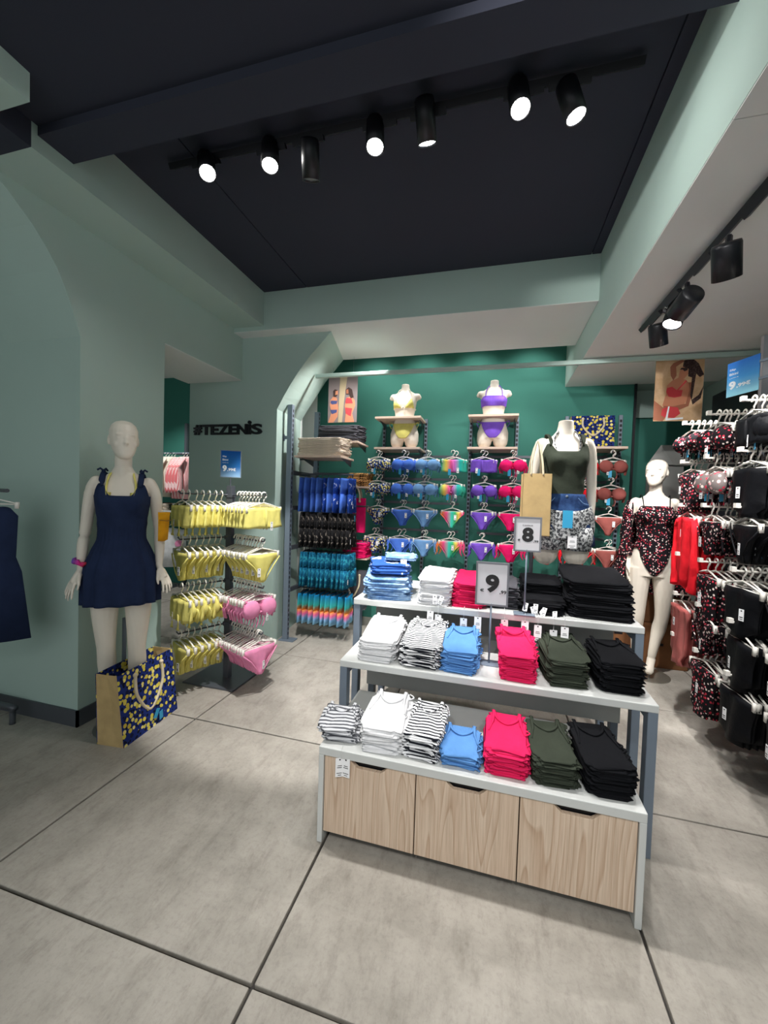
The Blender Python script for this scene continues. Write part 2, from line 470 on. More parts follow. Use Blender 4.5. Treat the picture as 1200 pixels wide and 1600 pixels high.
wall('wall_back_right', TEAL, (1.29, 2.5, 4.75, 4.85, 0, 2.30))
wall('wall_back_upper', SAGE, (1.29, 2.5, 4.70, 4.85, 2.30, 2.6))
wall('trim_1', BLKM, (1.285, 1.305, 4.41, 4.75, 0, 2.575))
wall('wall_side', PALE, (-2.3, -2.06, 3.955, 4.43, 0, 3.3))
wall('wall_right', SAGE, (1.98, 2.1, -2.3, 4.75, 0, 2.6))
wall('wall_room_far', TEAL, (-6.2, -2.3, 5.05, 5.2, 0, 3.3))
wall('wall_room_side', TEAL, (-6.2, -6.05, 1.756, 5.05, 0, 3.3))
wall('wall_light_block', SAGE, (-3.85, -3.7, -2.3, 1.756, 0, 3.1))  # added unseen wall, keeps outside light off the arch jamb
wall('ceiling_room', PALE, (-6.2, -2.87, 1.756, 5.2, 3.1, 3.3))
g = G(); g.tube([(-1.69, 3.6, 2.56), (1.95, 3.6, 2.54)], 0.02, 8)
g = G().box(-1.70, 1.98, 3.585, 3.62, 2.525, 2.56)
struct(g.build('trim_2', SAGE, bev=0.004))

# ------------------------------------------------------------------ lettering on the wall
sign = empty('wall_lettering', (0, 3.258, 0))
tag(sign, 'black raised block letters with a hash mark on grey green wall', 'sign')
z0, z1 = 1.932, 2.028
for ch, x0, x1, top in (('#', -2.79, -2.70, z1), ('T', -2.70, -2.60, z1), ('E', -2.598, -2.515, z1), ('Z', -2.515, -2.405, z1), ('E', -2.403, -2.318, z1), ('N', -2.315, -2.205, z1), ('i', -2.200, -2.165, z1 + 0.03), ('S', -2.162, -2.052, z1)):
    text_mesh(ch, x0, x1, z0, top, 0.016, 0.035).build('letter', BLKM, sign)


# ------------------------------------------------------------------ track lights
def track(name, p0, p1, label, adapters):
    t = tag(empty(name, p0), label, 'light track')
    a = Vector(p0); b = Vector(p1); d = b - a
    G().tube([(0, 0, 0), tuple(d)], 0.019, 4).build('rail', BLKM, t)
    for k in adapters:
        c = d * k; e = d.normalized() * 0.08
        G().tube([tuple(c - e + Vector((0, 0, -0.024))), tuple(c + e + Vector((0, 0, -0.024)))], 0.016, 4).build('adapter', BLKM, t)
    return t


def spotlight(base, head, aim, label, power, lens, size=45, rad=0.042, ln=0.15, group='spotlights on the ceiling track'):
    """base: point on the track, head: middle of the lens, aim: lit point"""
    t = tag(empty('track_spotlight', base), label, 'spotlight')
    b = Vector(base); h = Vector(head) - b; d = (Vector(aim) - Vector(head)).normalized()
    q = d.to_track_quat('-Z', 'Y').to_matrix().to_4x4(); q.translation = h
    g = G(); n = 20
    prof = [(rad * 0.86, 0.012), (rad * 0.86, 0.0), (rad, -0.002), (rad, ln - 0.01), (rad * 0.93, ln), (0.004, ln)]
    g.loft([[(r * math.cos(2 * PI * i / n), r * math.sin(2 * PI * i / n), z) for i in range(n)] for r, z in prof], caps=True)
    bo = g.build('lamp_body', BLKM, t, True); bo.matrix_local = q
    g = G(); g.loft([[(r * math.cos(2 * PI * i / n), r * math.sin(2 * PI * i / n), z) for i in range(n)] for r, z in ((rad * 0.84, 0.008), (rad * 0.84, 0.004), (rad * 0.3, 0.0005))])
    le = g.build('lens', lens, t); le.matrix_local = q
    back = h - d * ln * 0.62
    G().tube([(0, 0, -0.01), (back.x * 0.4, back.y * 0.4, min(back.z * 0.6, -0.03)), tuple(back)], 0.012, 6).build('bracket', BLKM, t)
    if power:
        L = spot('spot_beam', Vector(head) + d * 0.02, aim, power, size, 0.25, 0.03)
        L.parent = t; L.location = h + d * 0.02
    return t


YT = 1.80
track('light_track', (-1.72, YT, 3.105), (0.50, YT, 3.105), 'long black light track crossing the dark recessed ceiling', (0.1, 0.27, 0.36, 0.52, 0.62, 0.8, 0.88))
for bx, hd, aim, lab, pw, ln in (
    (-1.47, (-1.43, 1.73, 2.965), (-0.1, 0.5, 0.0), 'black ceiling spotlight with the strongest glare, at the end near the wall of letters', 48, LENS),
    (-1.12, (-1.10, 1.76, 2.965), (-0.55, 0.9, 0.0), 'second black ceiling spotlight along the track, a small white glare', 45, LENS),
    (-0.93, (-0.895, 1.79, 2.885), (-1.25, 3.05, 0.0), 'tilted black ceiling spotlight with a bright streak down its body', 260, LENSO),
    (-0.58, (-0.575, 1.77, 2.96), (-0.30, 1.05, 0.2), 'middle black ceiling spotlight shining straight at the viewer', 40, LENS),
    (-0.34, (-0.34, 1.79, 2.945), (-0.15, 3.3, 0.0), 'upright black ceiling spotlight with a thin bright rim below', 180, LENSD),
    (0.05, (0.045, 1.74, 2.965), (0.35, 0.75, 0.0), 'bright oval black ceiling spotlight, next to last along the track', 40, LENS),
    (0.215, (0.262, 1.79, 2.935), (0.85, 1.70, 1.0), 'last black ceiling spotlight near the pale beam, seen side on', 45, LENSD)):
    spotlight((bx, YT, 3.09), hd, aim, lab, pw, ln, 56)
track('light_track', (0.90, 3.02, 2.545), (0.90, -1.0, 2.545), 'black light track running under the pale side ceiling', (0.06, 0.12, 0.2, 0.3, 0.42))
for by, hd, aim, lab, pw, ln in (
    (2.87, (0.965, 2.90, 2.395), (1.35, 3.5, 1.0), 'black spotlight at the track end facing the mannequin in florals', 120, LENSD),
    (2.66, (0.93, 2.62, 2.41), (0.4, 2.3, 0.8), 'black spotlight on the side track with its lens lit toward the tables', 40, LENS),
    (2.37, (0.86, 2.36, 2.36), (0.55, 4.2, 1.7), 'small black drum spotlight in the middle of the side track', 55, LENSO),
    (2.00, (0.89, 1.98, 2.33), (1.3, 2.7, 1.0), 'large black drum spotlight of the side track above the sale sign', 60, LENSO),
    (1.3, (0.95, 1.3, 2.36), (1.4, 2.3, 0.8), 'black spotlight on the side track just outside the picture', 70, LENSO)):
    spotlight((0.90, by, 2.52), hd, aim, lab, pw, ln, 60, 0.05, 0.13)

# ------------------------------------------------------------------ three-tier display table
t = tag(empty('drawer_unit', (-0.052, 1.449, 0)), 'white low unit with three pale oak drawers in front of the tables', 'cabinet')
W = 0.576
G().box(-W, W, 0, 0.50, 0.357, 0.39).build('top', WHITE, t, bev=0.003)
for s in (-1, 1):
    a, b = (-W, -W + 0.022) if s < 0 else (W - 0.022, W)
    G().box(a, b, 0, 0.50, 0, 0.357).build('side_panel', WHITE, t, bev=0.003)
G().box(-W + 0.022, W - 0.022, 0.03, 0.50, 0.035, 0.05).build('bottom_panel', JOINT, t)
G().box(-W + 0.022, W - 0.022, 0.48, 0.50, 0.05, 0.357).build('back_panel', GREYP, t)
dw = (2 * W - 0.044) / 3
for k in range(3):
    x0 = -W + 0.022 + k * dw + 0.002; x1 = x0 + dw - 0.004; c = (x0 + x1) / 2; top = 0.353; hw, hd = 0.062, 0.026
    pts = [(x0, 0.045), (x1, 0.045), (x1, top), (c + hw + 0.012, top), (c + hw, top - 0.014), (c + hw - 0.016, top - hd), (c - hw + 0.016, top - hd), (c - hw, top - 0.014), (c - hw - 0.012, top), (x0, top)]
    d = G().prism(pts, 0.008, 0.026).build('drawer_front', WOOD, t, bev=0.0015)
    G().box(x0 + 0.01, x1 - 0.01, 0.03, 0.034, 0.30, 0.352).build('handle_recess', BLKM, d)


def tier(loc, w, dep, h, label, panel, legx=0.05):
    t = tag(empty('display_table', loc), label, 'table')
    G().box(-w, w, 0, dep, h - 0.032, h).build('tabletop', WHITE, t, bev=0.004)
    for sx in (-1, 1):
        for y in (0.004, dep - 0.054):
            x = sx * (w - 0.018)
            G().box(x - 0.018, x + 0.018, y, y + 0.05, 0, h - 0.032).build('leg', METAL, t, bev=0.003)
        x = sx * (w - 0.018)
        G().box(x - 0.016, x + 0.016, 0.054, dep - 0.054, h - 0.075, h - 0.033).build('side_rail', METAL, t)
        G().box(x - 0.016, x + 0.016, 0.054, dep - 0.054, 0.02, 0.06).build('foot_rail', METAL, t)
    if panel:
        G().box(-w + 0.06, w - 0.06, panel, panel + 0.016, 0.40, h - 0.033).build('back_panel', GREYP, t)
    return t


tier((-0.007, 1.755, 0), 0.66, 0.53, 0.615, 'middle height white table with blue grey legs behind the drawer unit', 0.25)
t3 = tier((-0.01, 2.068, 0), 0.705, 0.62, 0.83, 'tallest white table with blue grey legs, topped by denim and black piles', 0.25)


# ------------------------------------------------------------------ folded clothes
def folded_mesh(name, w, d, th, wedge, seed, mat, notch=True):
    """one folded garment: a soft slab with a rolled double edge; front edge at y=0, back at y=d"""
    rnd = random.Random(seed); g = G(); n = 28
    ph = [rnd.uniform(0, 6.3) for _ in range(6)]; am = [rnd.uniform(0.2, 1.0) for _ in range(6)]

    def ring(inset, z, k):
        out = []
        for i in range(n):
            a = 2 * PI * (i + 0.5) / n; c, s = math.cos(a), math.sin(a)
            e = 0.28
            x = math.copysign(abs(c) ** e, c) * (w / 2); y = math.copysign(abs(s) ** e, s) * (d / 2)
            wob = 0.0062 * (am[0] * math.sin(3 * a + ph[0] + k) + am[1] * math.sin(5 * a + ph[1]) + am[2] * math.sin(9 * a + ph[2] + 2 * k))
            q = 1 - (inset - wob) / (w / 2); q2 = 1 - (inset - wob) / (d / 2)
            x *= q; y *= q2
            yy = (y + d / 2) / d
            zz = z * (1 + wedge * yy) + 0.002 * math.sin(7 * a + ph[3] + k) * (0.4 + yy)
            out.append((x, y + d / 2, zz))
        return out
    r = th * 0.25
    prof = [(r * 1.2, 0.0), (r * 0.3, th * 0.08), (0, th * 0.25), (r * 0.35, th * 0.43), (r * (1.5 if notch else 0.3), th * 0.5), (r * 0.2, th * 0.57), (0, th * 0.78), (r * 0.5, th * 0.94), (r * 1.5, th * 1.0)]
    rings = [ring(i, z, k * 0.4) for k, (i, z) in enumerate(prof)]
    for q in (0.72, 0.4, 0.08):
        base = rings[len(prof) - 1]
        cx, cy = 0, d / 2
        rings.append([(cx + (x - cx) * q, cy + (y - cy) * q, th * (1 + wedge * ((cy + (y - cy) * q) / d)) + 0.0025 * math.sin(60 * x * q + ph[4]) * math.sin(40 * y * q + ph[5])) for x, y, z in base])
    g.loft(rings)
    for k in range(4):      # strap and hem loops poking out at the open side
        y = d * rnd.uniform(0.3, 0.95); z = th * (1 + wedge * y / d) * rnd.uniform(0.3, 0.8); e = rnd.uniform(0.001, 0.010)
        g.tube(spl([(w / 2 - 0.012, y - 0.02, z), (w / 2 + e, y - 0.006, z + 0.003), (w / 2 + e * 0.6, y + 0.012, z - 0.002), (w / 2 - 0.012, y + 0.022, z)], 3), 0.0032, 5)
    return g.mesh(name, mat, True)


def neckline(parent, w, d, z, wedge, mat, seed):
    """the ribbed collar and shoulder straps at the back of the topmost shirt"""
    rnd = random.Random(seed); g = G()
    zb = z * (1 + wedge)
    pts = spl([(-w * 0.32, d * 0.97, zb + 0.006), (-w * 0.25, d * 0.80, zb + 0.004), (0, d * 0.68, z * (1 + 0.7 * wedge) + 0.003), (w * 0.25, d * 0.80, zb + 0.004), (w * 0.32, d * 0.97, zb + 0.006)], 5)
    g.tube(pts, 0.0055, 6, flat=0.6)
    for s in (-1, 1):
        g.tube(spl([(s * w * 0.45, d * 0.45, z * (1 + 0.4 * wedge) + 0.002), (s * w * 0.36, d * 0.72, zb + 0.003), (s * w * 0.34, d * 0.99, zb + 0.008)], 4), [0.003] * 4 + [0.006] * 4 + [0.009], 6, flat=0.5)
    g.build('neckline', mat, parent, True)


def tag_mesh(w=0.034, h=0.075):
    g = G(); g.box(-w / 2, w / 2, -0.0012, 0.0, -h, 0, 0)
    g.box(-0.003, 0.003, -0.0018, 0.0, -0.009, -0.004, 1)
    for z, ww in ((-0.03, 0.5), (-0.037, 0.6), (-h + 0.016, 0.7), (-h + 0.008, 0.4)):
        g.box(-w / 2 * ww, w / 2 * ww, -0.0016, 0.0, z - 0.0024, z, 1)
    return g.mesh('price_tag', [TAGW, INK])


TAGM = tag_mesh()
TAGS = tag_mesh(0.022, 0.045)
_g = G(); _g.box(-0.014, 0.014, -0.0015, 0, -0.055, 0); TAGBM = _g.mesh('brand_tag', TAGB)
ORD = ['bottom', 'second', 'third', 'fourth', 'fifth', 'sixth', 'seventh', 'eighth', 'ninth', 'tenth', 'eleventh', 'twelfth']


def stack(cx, y, z, w, d, n, th, mat, what, where, group, wedge=0.15, seed=0, neck=True, rz=0.0, name='folded_shirt', jit=0.006, cat='folded shirt', creep=0.0):
    rnd = random.Random(seed * 17 + 3); vs = [folded_mesh(name, w, d, th, wedge, seed * 10 + k, mat) for k in range(3)]
    zz = z; M = None
    for i in range(n):
        o = put(name, vs[i % 3], None, (cx + rnd.uniform(-jit, jit), y + rnd.uniform(-jit, jit) + creep * i, zz), (math.atan(wedge * th * i / d * 0.9), 0, rz + rnd.uniform(-0.045, 0.045)))
        pos = 'topmost' if i == n - 1 else ('lowest' if i == 0 else ORD[i] + ' up')
        tag(o, f'{what}, {pos} in its pile {where}', cat, group)
        zz += th * 0.97
        top = o
    if neck: neckline(top, w, d, th, wedge, mat, seed)
    return top


def hang_tag(parent, x, y, z, me=None, rz=0.0):
    return put('price_tag', me or TAGM, parent, (x, y, z), (random.uniform(-0.15, 0.05), 0, rz + random.uniform(-0.2, 0.2)))


LOW = 'on the drawer unit'; MID = 'on the middle table'; TOP = 'on the tallest table'
yb = 1.485
stack(-0.565, yb + 0.01, 0.39, 0.15, 0.16, 5, 0.011, GSTRIPE, 'grey striped crumpled top', LOW, 'grey striped tops on the drawer unit', 0.5, 1, True, 0.12, jit=0.012)
tp = stack(-0.385, yb, 0.39, 0.165, 0.245, 8, 0.0115, FB['white'], 'white ribbed tank top', LOW, 'white tank tops on the drawer unit', 0.45, 2)
stack(-0.233, yb + 0.005, 0.39, 0.145, 0.225, 8, 0.0115, STRIPE, 'black and white striped top', LOW, 'striped tops on the drawer unit', 0.35, 3)
stack(-0.078, yb, 0.39, 0.145, 0.175, 4, 0.0125, FB['blue'], 'sky blue tank top', LOW, 'sky blue tops on the drawer unit', 0.4, 4)
stack(0.088, yb + 0.005, 0.39, 0.15, 0.235, 8, 0.0115, FB['pink'], 'hot pink tank top', LOW, 'hot pink tops on the drawer unit', 0.25, 5)
stack(0.252, yb + 0.005, 0.39, 0.148, 0.245, 8, 0.0115, FB['olive'], 'dark olive tank top', LOW, 'dark olive tops on the drawer unit', 0.2, 6, rz=0.04)
stack(0.43, yb + 0.005, 0.39, 0.155, 0.255, 9, 0.0115, FB['black'], 'black tank top', LOW, 'black tops on the drawer unit', 0.2, 7, rz=0.1)
# the tag over the first drawer
h = bpy.data.objects[tp.name]
low = [o for o in bpy.data.objects if o.get('group') == 'grey striped tops on the drawer unit'][0]
put('price_tag', TAGM, low, (0.01, -0.052, -0.03), (0, 0, 0.3)); put('price_tag', TAGM, low, (0.035, -0.054, -0.028), (0, 0, -0.25))
G().tube([(0.015, -0.0, 0.004), (0.015, -0.052, 0.0), (0.015, -0.055, -0.03)], 0.0012, 4).build('tag_string', WHITE, low)
ym = 1.782
stack(-0.50, ym, 0.615, 0.18, 0.29, 8, 0.0125, FB['white'], 'white cotton top', MID, 'white tops on the middle table', 0.5, 11)
stack(-0.293, ym, 0.615, 0.185, 0.30, 9, 0.0115, STRIPE, 'black and white striped top', MID, 'striped tops on the middle table', 0.5, 12)
stack(-0.118, ym + 0.005, 0.615, 0.155, 0.27, 8, 0.0125, FB['blue'], 'sky blue top', MID, 'sky blue tops on the middle table', 0.4, 13)
stack(0.133, ym, 0.615, 0.155, 0.29, 8, 0.0145, FB['pink'], 'hot pink top', MID, 'hot pink tops on the middle table', 0.4, 14)
stack(0.335, ym + 0.02, 0.615, 0.16, 0.29, 9, 0.0125, FB['olive'], 'dark olive top', MID, 'dark olive tops on the middle table', 0.25, 15, rz=0.04)
stack(0.545, ym + 0.03, 0.615, 0.165, 0.25, 10, 0.0125, FB['black'], 'black top', MID, 'black tops on the middle table', 0.2, 16, rz=0.08)
# tallest table
yt = 2.095
dn = stack(-0.535, yt, 0.83, 0.24, 0.28, 5, 0.024, DENIM, 'frayed washed denim shorts', TOP, 'denim shorts on the tallest table', 0.3, 21, False, 0.15, 'folded_shorts', 0.014, 'folded shorts')
dn2 = stack(-0.515, yt + 0.04, 0.965, 0.22, 0.25, 2, 0.026, DENIMC, 'cloud print denim shorts', 'on the washed denim', 'cloud print shorts on the tallest table', 0.25, 22, False, 0.3, 'folded_shorts', 0.01, 'folded shorts')
dn3 = stack(-0.49, yt + 0.12, 1.03, 0.18, 0.17, 1, 0.022, DENIM, 'pale denim shorts with a white price tag', 'of denim', None, 0.3, 23, False, 0.2, 'folded_shorts', 0.0, 'folded shorts')
dn3['label'] = 'pale washed denim shorts with a price tag crowning the denim pile'
put('price_tag', TAGM, dn3, (0.015, -0.012, 0.012), (-0.5, 0, 0.1))
wh = stack(-0.275, yt - 0.012, 0.83, 0.175, 0.27, 11, 0.0125, FB['white'], 'white folded shorts', TOP, 'white folded shorts on the tallest table', 0.25, 24, False, 0.0, 'folded_shorts', 0.008, 'folded shorts')
pk = stack(-0.105, yt + 0.01, 0.83, 0.16, 0.27, 11, 0.0115, FB['pink'], 'hot pink folded shorts', TOP, 'pink folded shorts on the tallest table', 0.3, 25, False, 0.0, 'folded_shorts', 0.008, 'folded shorts')
ch = stack(0.07, yt + 0.06, 0.83, 0.16, 0.25, 10, 0.0115, FB['charcoal'], 'charcoal leggings', TOP, 'charcoal leggings on the tallest table', 0.2, 26, False, 0.0, 'folded_leggings', 0.007, 'folded leggings')
bk = stack(0.255, yt + 0.02, 0.83, 0.21, 0.2, 4, 0.014, FB['black'], 'black shorts with white tags', TOP, 'black shorts on the tallest table', 0.3, 27, False, -0.05, 'folded_shorts', 0.01, 'folded shorts')
bk2 = stack(0.275, yt + 0.19, 0.83, 0.2, 0.2, 9, 0.014, FB['black'], 'black leggings behind tagged shorts', TOP, 'black leggings on the tallest table', 0.2, 28, False, 0.0, 'folded_leggings', 0.007, 'folded leggings')
bj = stack(0.52, yt + 0.015, 0.83, 0.29, 0.32, 8, 0.0225, FB['black'], 'large black folded sweatpants', TOP, 'black sweatpants on the tallest table', 0.25, 29, False, -0.04, 'folded_sweatpants', 0.012, 'folded trousers', 0.006)


def find(group):
    return [o for o in bpy.data.objects if o.get('group') == group]


# paper tags hanging over the front edge of the tallest table, each part of the piece it is tied to
for grp, spots in (('white folded shorts on the tallest table', ((-0.01, -0.03), (0.03, -0.045))), ('pink folded shorts on the tallest table', ((-0.01, -0.05), (0.06, -0.035))),
                   ('black shorts on the tallest table', ((-0.08, -0.03), (-0.02, -0.045), (0.05, -0.06), (0.1, -0.04))), ('charcoal leggings on the tallest table', ((0.01, -0.035),))):
    o = find(grp)[0]
    for k, (x, dz) in enumerate(spots):
        yy = 2.062 - o.location.y
        hang_tag(o, x, yy, dz + 0.006)
        G().tube([(x, 0.004, 0.008), (x, yy + 0.001, 0.006), (x, yy - 0.001, dz + 0.004)], 0.001, 4).build('tag_string', TAGW, o)
for o in find('black shorts on the tallest table')[1:]:
    for k in range(2):
        put('size_tag', TAGS, o, (random.uniform(-0.09, 0.09), -0.012, 0.012), (random.uniform(-0.9, -0.2), random.uniform(-0.4, 0.4), random.uniform(-0.5, 0.5)))
o = find('white folded shorts on the tallest table')[4]
put('size_tag', TAGS, o, (0.0, -0.012, 0.01), (-0.3, 0, 0.2)); put('size_tag', TAGS, o, (0.04, -0.012, 0.01), (-0.3, 0.3, -0.2))


# ------------------------------------------------------------------ price stands
def price_stand(loc, w, h, zb, digits, label, extra=None):
    t = tag(empty('price_stand', loc), label, 'price sign')
    G().box(-0.05, 0.05, -0.035, 0.035, 0, 0.005).build('base', METAL, t, bev=0.002)
    G().tube([(0, 0, 0.004), (0, 0, zb + 0.01)], 0.0045, 8).build('pole', METAL, t, True)
    G().box(-w / 2 + 0.005, w / 2 - 0.005, -0.003, 0.004, zb + 0.005, zb + h - 0.005).build('card', plain('pale_grey_card', lin(206, 206, 210), 0.5), t)
    f = G(); e = 0.008
    f.box(-w / 2, w / 2, -0.007, 0.007, zb, zb + e); f.box(-w / 2, w / 2, -0.007, 0.007, zb + h - e, zb + h)
    f.box(-w / 2, -w / 2 + e, -0.007, 0.007, zb + e, zb + h - e); f.box(w / 2 - e, w / 2, -0.007, 0.007, zb + e, zb + h - e)
    f.build('frame', plain('sign_frame_grey', lin(120, 122, 128), 0.4, 0.3), t)
    for s, a, b, c, d, bold in digits:
        text_mesh(s, a * w, b * w, zb + c * h, zb + d * h, 0.001, bold).build('printed_figure', INK, t, loc=(0, -0.0032, 0))
    return t


price_stand((0.012, 1.95, 0.615), 0.150, 0.205, 0.278, [('9', -0.20, 0.22, 0.30, 0.72, 0.05), ('€', -0.36, -0.24, 0.31, 0.38, 0.02), (',99', 0.24, 0.44, 0.28, 0.37, 0.02)], 'grey framed price stand with a big black 9 on middle table')
s8 = price_stand((0.172, 2.092, 0.83), 0.128, 0.172, 0.312, [('8', -0.20, 0.22, 0.28, 0.70, 0.05), ('€', -0.36, -0.26, 0.30, 0.36, 0.02), (',99', 0.22, 0.40, 0.27, 0.34, 0.02), ('A partire da', -0.2, 0.18, 0.745, 0.775, 0.01)], 'grey framed price stand with a big black 8 before the kraft bag')

# ------------------------------------------------------------------ hangers and hanging garments (origin: where the hook meets the rail)
def hanger_mesh(w):
    g = G()
    hook = [(-0.016, 0, -0.012)] + [(0.020 * math.cos(a), 0, -0.006 + 0.020 * math.sin(a) - 0.008) for a in [PI * (1 - k / 7) for k in range(8)]] + [(0.012, 0, -0.024), (0.0, 0, -0.034), (0, 0, -0.055)]
    g.tube(hook, 0.0044, 5)
    for s in (-1, 1):
        g.tube([(0, 0, -0.05), (s * w * 0.22, 0, -0.060), (s * w * 0.5, 0, -0.078)], [0.0065, 0.0055, 0.006], 6, flat=0.6)
        g.box(s * w * 0.5 - 0.008, s * w * 0.5 + 0.008, -0.008, 0.008, -0.104, -0.07)
    g.tube([(-w * 0.5, 0, -0.082), (w * 0.5, 0, -0.082)], 0.004, 5)
    return g.mesh('hanger', HANG, True)


HM = {w: hanger_mesh(w) for w in (0.16, 0.2, 0.25, 0.3)}


def cloth(g, rows, depth=0.02, n=8, amp=0.004, freq=60.0, ph=0.0, mi=0, bulge=1.0, M=None):
    """soft closed garment panel from rows of (z, x left, x right)"""
    rings = []
    for k, (z, a, b) in enumerate(rows):
        ring = []
        for side in (-1, 1):
            for i in range(n):
                u = -1 + 2 * i / (n - 1) if side < 0 else 1 - 2 * i / (n - 1)
                x = (a + b) / 2 + u * (b - a) / 2
                y = side * depth * bulge * max(0.06, (1 - abs(u) ** 3)) + amp * math.sin(freq * x + ph + 3.0 * k / len(rows))
                ring.append((x, y, z + 0.003 * math.sin(38 * x + ph)))
        rings.append(ring)
    return g.loft(rings, mi, True, M)


def bikini_top(name, mats, kind, w=0.22, seed=0):
    rnd = random.Random(seed); g = G()
    if kind == 'bandeau':
        h = 0.105
        rows = [(-0.078 - h * t, -w / 2 * (1 - 0.06 * math.sin(PI * t)), w / 2 * (1 - 0.06 * math.sin(PI * t))) for t in [k / 7 for k in range(8)]]
        cloth(g, rows, 0.026, 16, 0.004, 120, seed)
        g.ball((0, -0.026, -0.13), (0.012, 0.012, 0.045), 8, 6)
    elif kind == 'ruffle':
        rows = [(-0.078 - 0.11 * t, -w / 2 * (1 + 0.06 * t), w / 2 * (1 + 0.06 * t)) for t in [k / 6 for k in range(7)]]
        cloth(g, rows, 0.03, 18, 0.010, 95, seed)
        for x in (-0.06, 0.03): g.tube(spl([(x, -0.03, -0.15), (x + 0.01, -0.034, -0.19), (x - 0.006, -0.03, -0.235)], 3), [0.006] * 6 + [0.011], 6, flat=0.4)
    else:
        for s in (-1, 1):
            big = kind == 'cup'
            c = (s * w * 0.26, -0.016, -0.125)
            g.ball(c, (w * 0.255, 0.042 if big else 0.03, 0.05), 12, 8)
            if kind == 'triangle':
                g.loft([[(c[0] + dx * q, -0.018 - 0.012 * (1 - abs(q)), -0.085 - 0.08 * t) for dx, q in ((-0.004 - 0.055 * t, 1), (-0.02 * t, 0.5), (0.02 * t, 0.5), (0.004 + 0.055 * t, 1))] + [(c[0], 0.0, -0.085 - 0.08 * t)] for t in (0, 0.35, 0.7, 1)])
            g.tube([(s * w * 0.3, -0.01, -0.09), (s * w * 0.42, 0, -0.076)], 0.006, 5)
            g.tube([(s * w * 0.47, 0.005, -0.12), (s * w * 0.52, 0.012, -0.14), (s * w * 0.46, 0.01, -0.19)], 0.007, 5)
        g.tube([(-0.03, -0.02, -0.14), (0, -0.016, -0.145), (0.03, -0.02, -0.14)], 0.007, 6)
        for x in (-0.03, 0.02):
            g.tube(spl([(x, -0.014, -0.15), (x + 0.012, -0.02, -0.19), (x, -0.016, -0.225)], 3), 0.0035, 4)
    return g.mesh(name, mats, True)


def bikini_bottom(name, mats, w=0.22, seed=0, ties=False):
    g = G(); h = w / 2
    rows = [(-0.082, -h, h), (-0.10, -h * 0.98, h * 0.98), (-0.118, -h * 0.80, h * 0.80), (-0.14, -h * 0.60, h * 0.60), (-0.165, -h * 0.42, h * 0.42), (-0.19, -h * 0.28, h * 0.28), (-0.212, -h * 0.22, h * 0.22), (-0.228, -h * 0.16, h * 0.16)]
    cloth(g, rows, 0.02, 10, 0.0035, 90, seed)
    for s in (-1, 1):   # leg openings bound by a tube
        g.tube([(s * h * 0.98, -0.012, -0.10), (s * h * 0.58, -0.022, -0.142), (s * h * 0.26, -0.022, -0.19), (s * h * 0.15, -0.01, -0.225)], 0.004, 5)
        if ties:
            for q in (0, 1, 2): g.tube(spl([(s * h * 0.98, -0.008, -0.095), (s * (h * 1.08 - 0.01 * q), -0.02, -0.13 - 0.01 * q), (s * (h * 0.92 + 0.012 * q), -0.018, -0.18 - 0.012 * q)], 3), 0.0045, 4)
    return g.mesh(name, mats, True)


def onepiece(name, mats, w=0.25, hgt=0.36, seed=0, sleeves=False, ruche=False):
    g = G(); h = w / 2
    rows = [(-0.08, -h * 0.9, h * 0.9), (-0.10, -h, h)] + [(-0.10 - (hgt - 0.1) * t, -h * (1 - 0.35 * math.sin(PI * t * 0.9) * 0.7 - (0.45 if t > 0.85 else 0)), h * (1 - 0.35 * math.sin(PI * t * 0.9) * 0.7 - (0.45 if t > 0.85 else 0))) for t in (0.15, 0.3, 0.45, 0.6, 0.75, 0.9, 1.0)]
    cloth(g, rows, 0.026, 14, 0.010 if ruche else 0.005, 110 if ruche else 55, seed)
    if sleeves:
        for s in (-1, 1):
            g.tube(spl([(s * h * 0.85, 0, -0.10), (s * h * 1.02, -0.005, -0.16), (s * h * 1.05, -0.005, -0.3), (s * h * 0.98, 0, -0.46), (s * h * 0.9, 0, -0.5)], 4), [0.022] * 8 + [0.03] * 4 + [0.034] * 4 + [0.018], 8, flat=0.8)
    return g.mesh(name, mats, True)


def trunks(name, mats, w=0.3, hgt=0.33, seed=0):
    g = G(); h = w / 2
    cloth(g, [(-0.035, -h * 0.86, h * 0.86), (-0.055, -h * 0.9, h * 0.9), (-0.12, -h * 0.96, h * 0.96), (-0.19, -h, h)], 0.02, 12, 0.004, 50, seed)
    for s in (-1, 1):
        a, b = (-h, -0.004) if s < 0 else (0.004, h)
        cloth(g, [(-0.185, a, b), (-0.25, a * 1.03, b * 1.03), (-hgt, a * 1.07, b * 1.07)], 0.021, 8, 0.004, 60, seed)
    for x in (-0.02, 0.016): g.tube([(x * 0.4, -0.02, -0.05), (x, -0.028, -0.09), (x * 1.4, -0.024, -0.14)], 0.003, 4)
    return g.mesh(name, mats, True)


def shirt(name, mats, w=0.42, hgt=0.62, seed=0, long=False, amp=0.008):
    g = G(); h = w / 2
    cloth(g, [(-0.055, -0.06, 0.06), (-0.07, -h * 0.55, h * 0.55), (-0.10, -h * 0.88, h * 0.88), (-0.2, -h * 0.86, h * 0.86), (-0.36, -h * 0.86, h * 0.86), (-hgt, -h * 0.95, h * 0.95)], 0.035, 14, amp, 40, seed)
    for s in (-1, 1):
        e = [(s * h * 0.78, 0, -0.10), (s * h * 1.02, -0.003, -0.16), (s * h * 1.16, -0.006, -0.24)] + ([(s * h * 1.2, -0.006, -0.40), (s * h * 1.16, 0, -0.56)] if long else [])
        g.tube(spl(e, 3), 0.052, 9, flat=0.5)
    return g.mesh(name, mats, True)


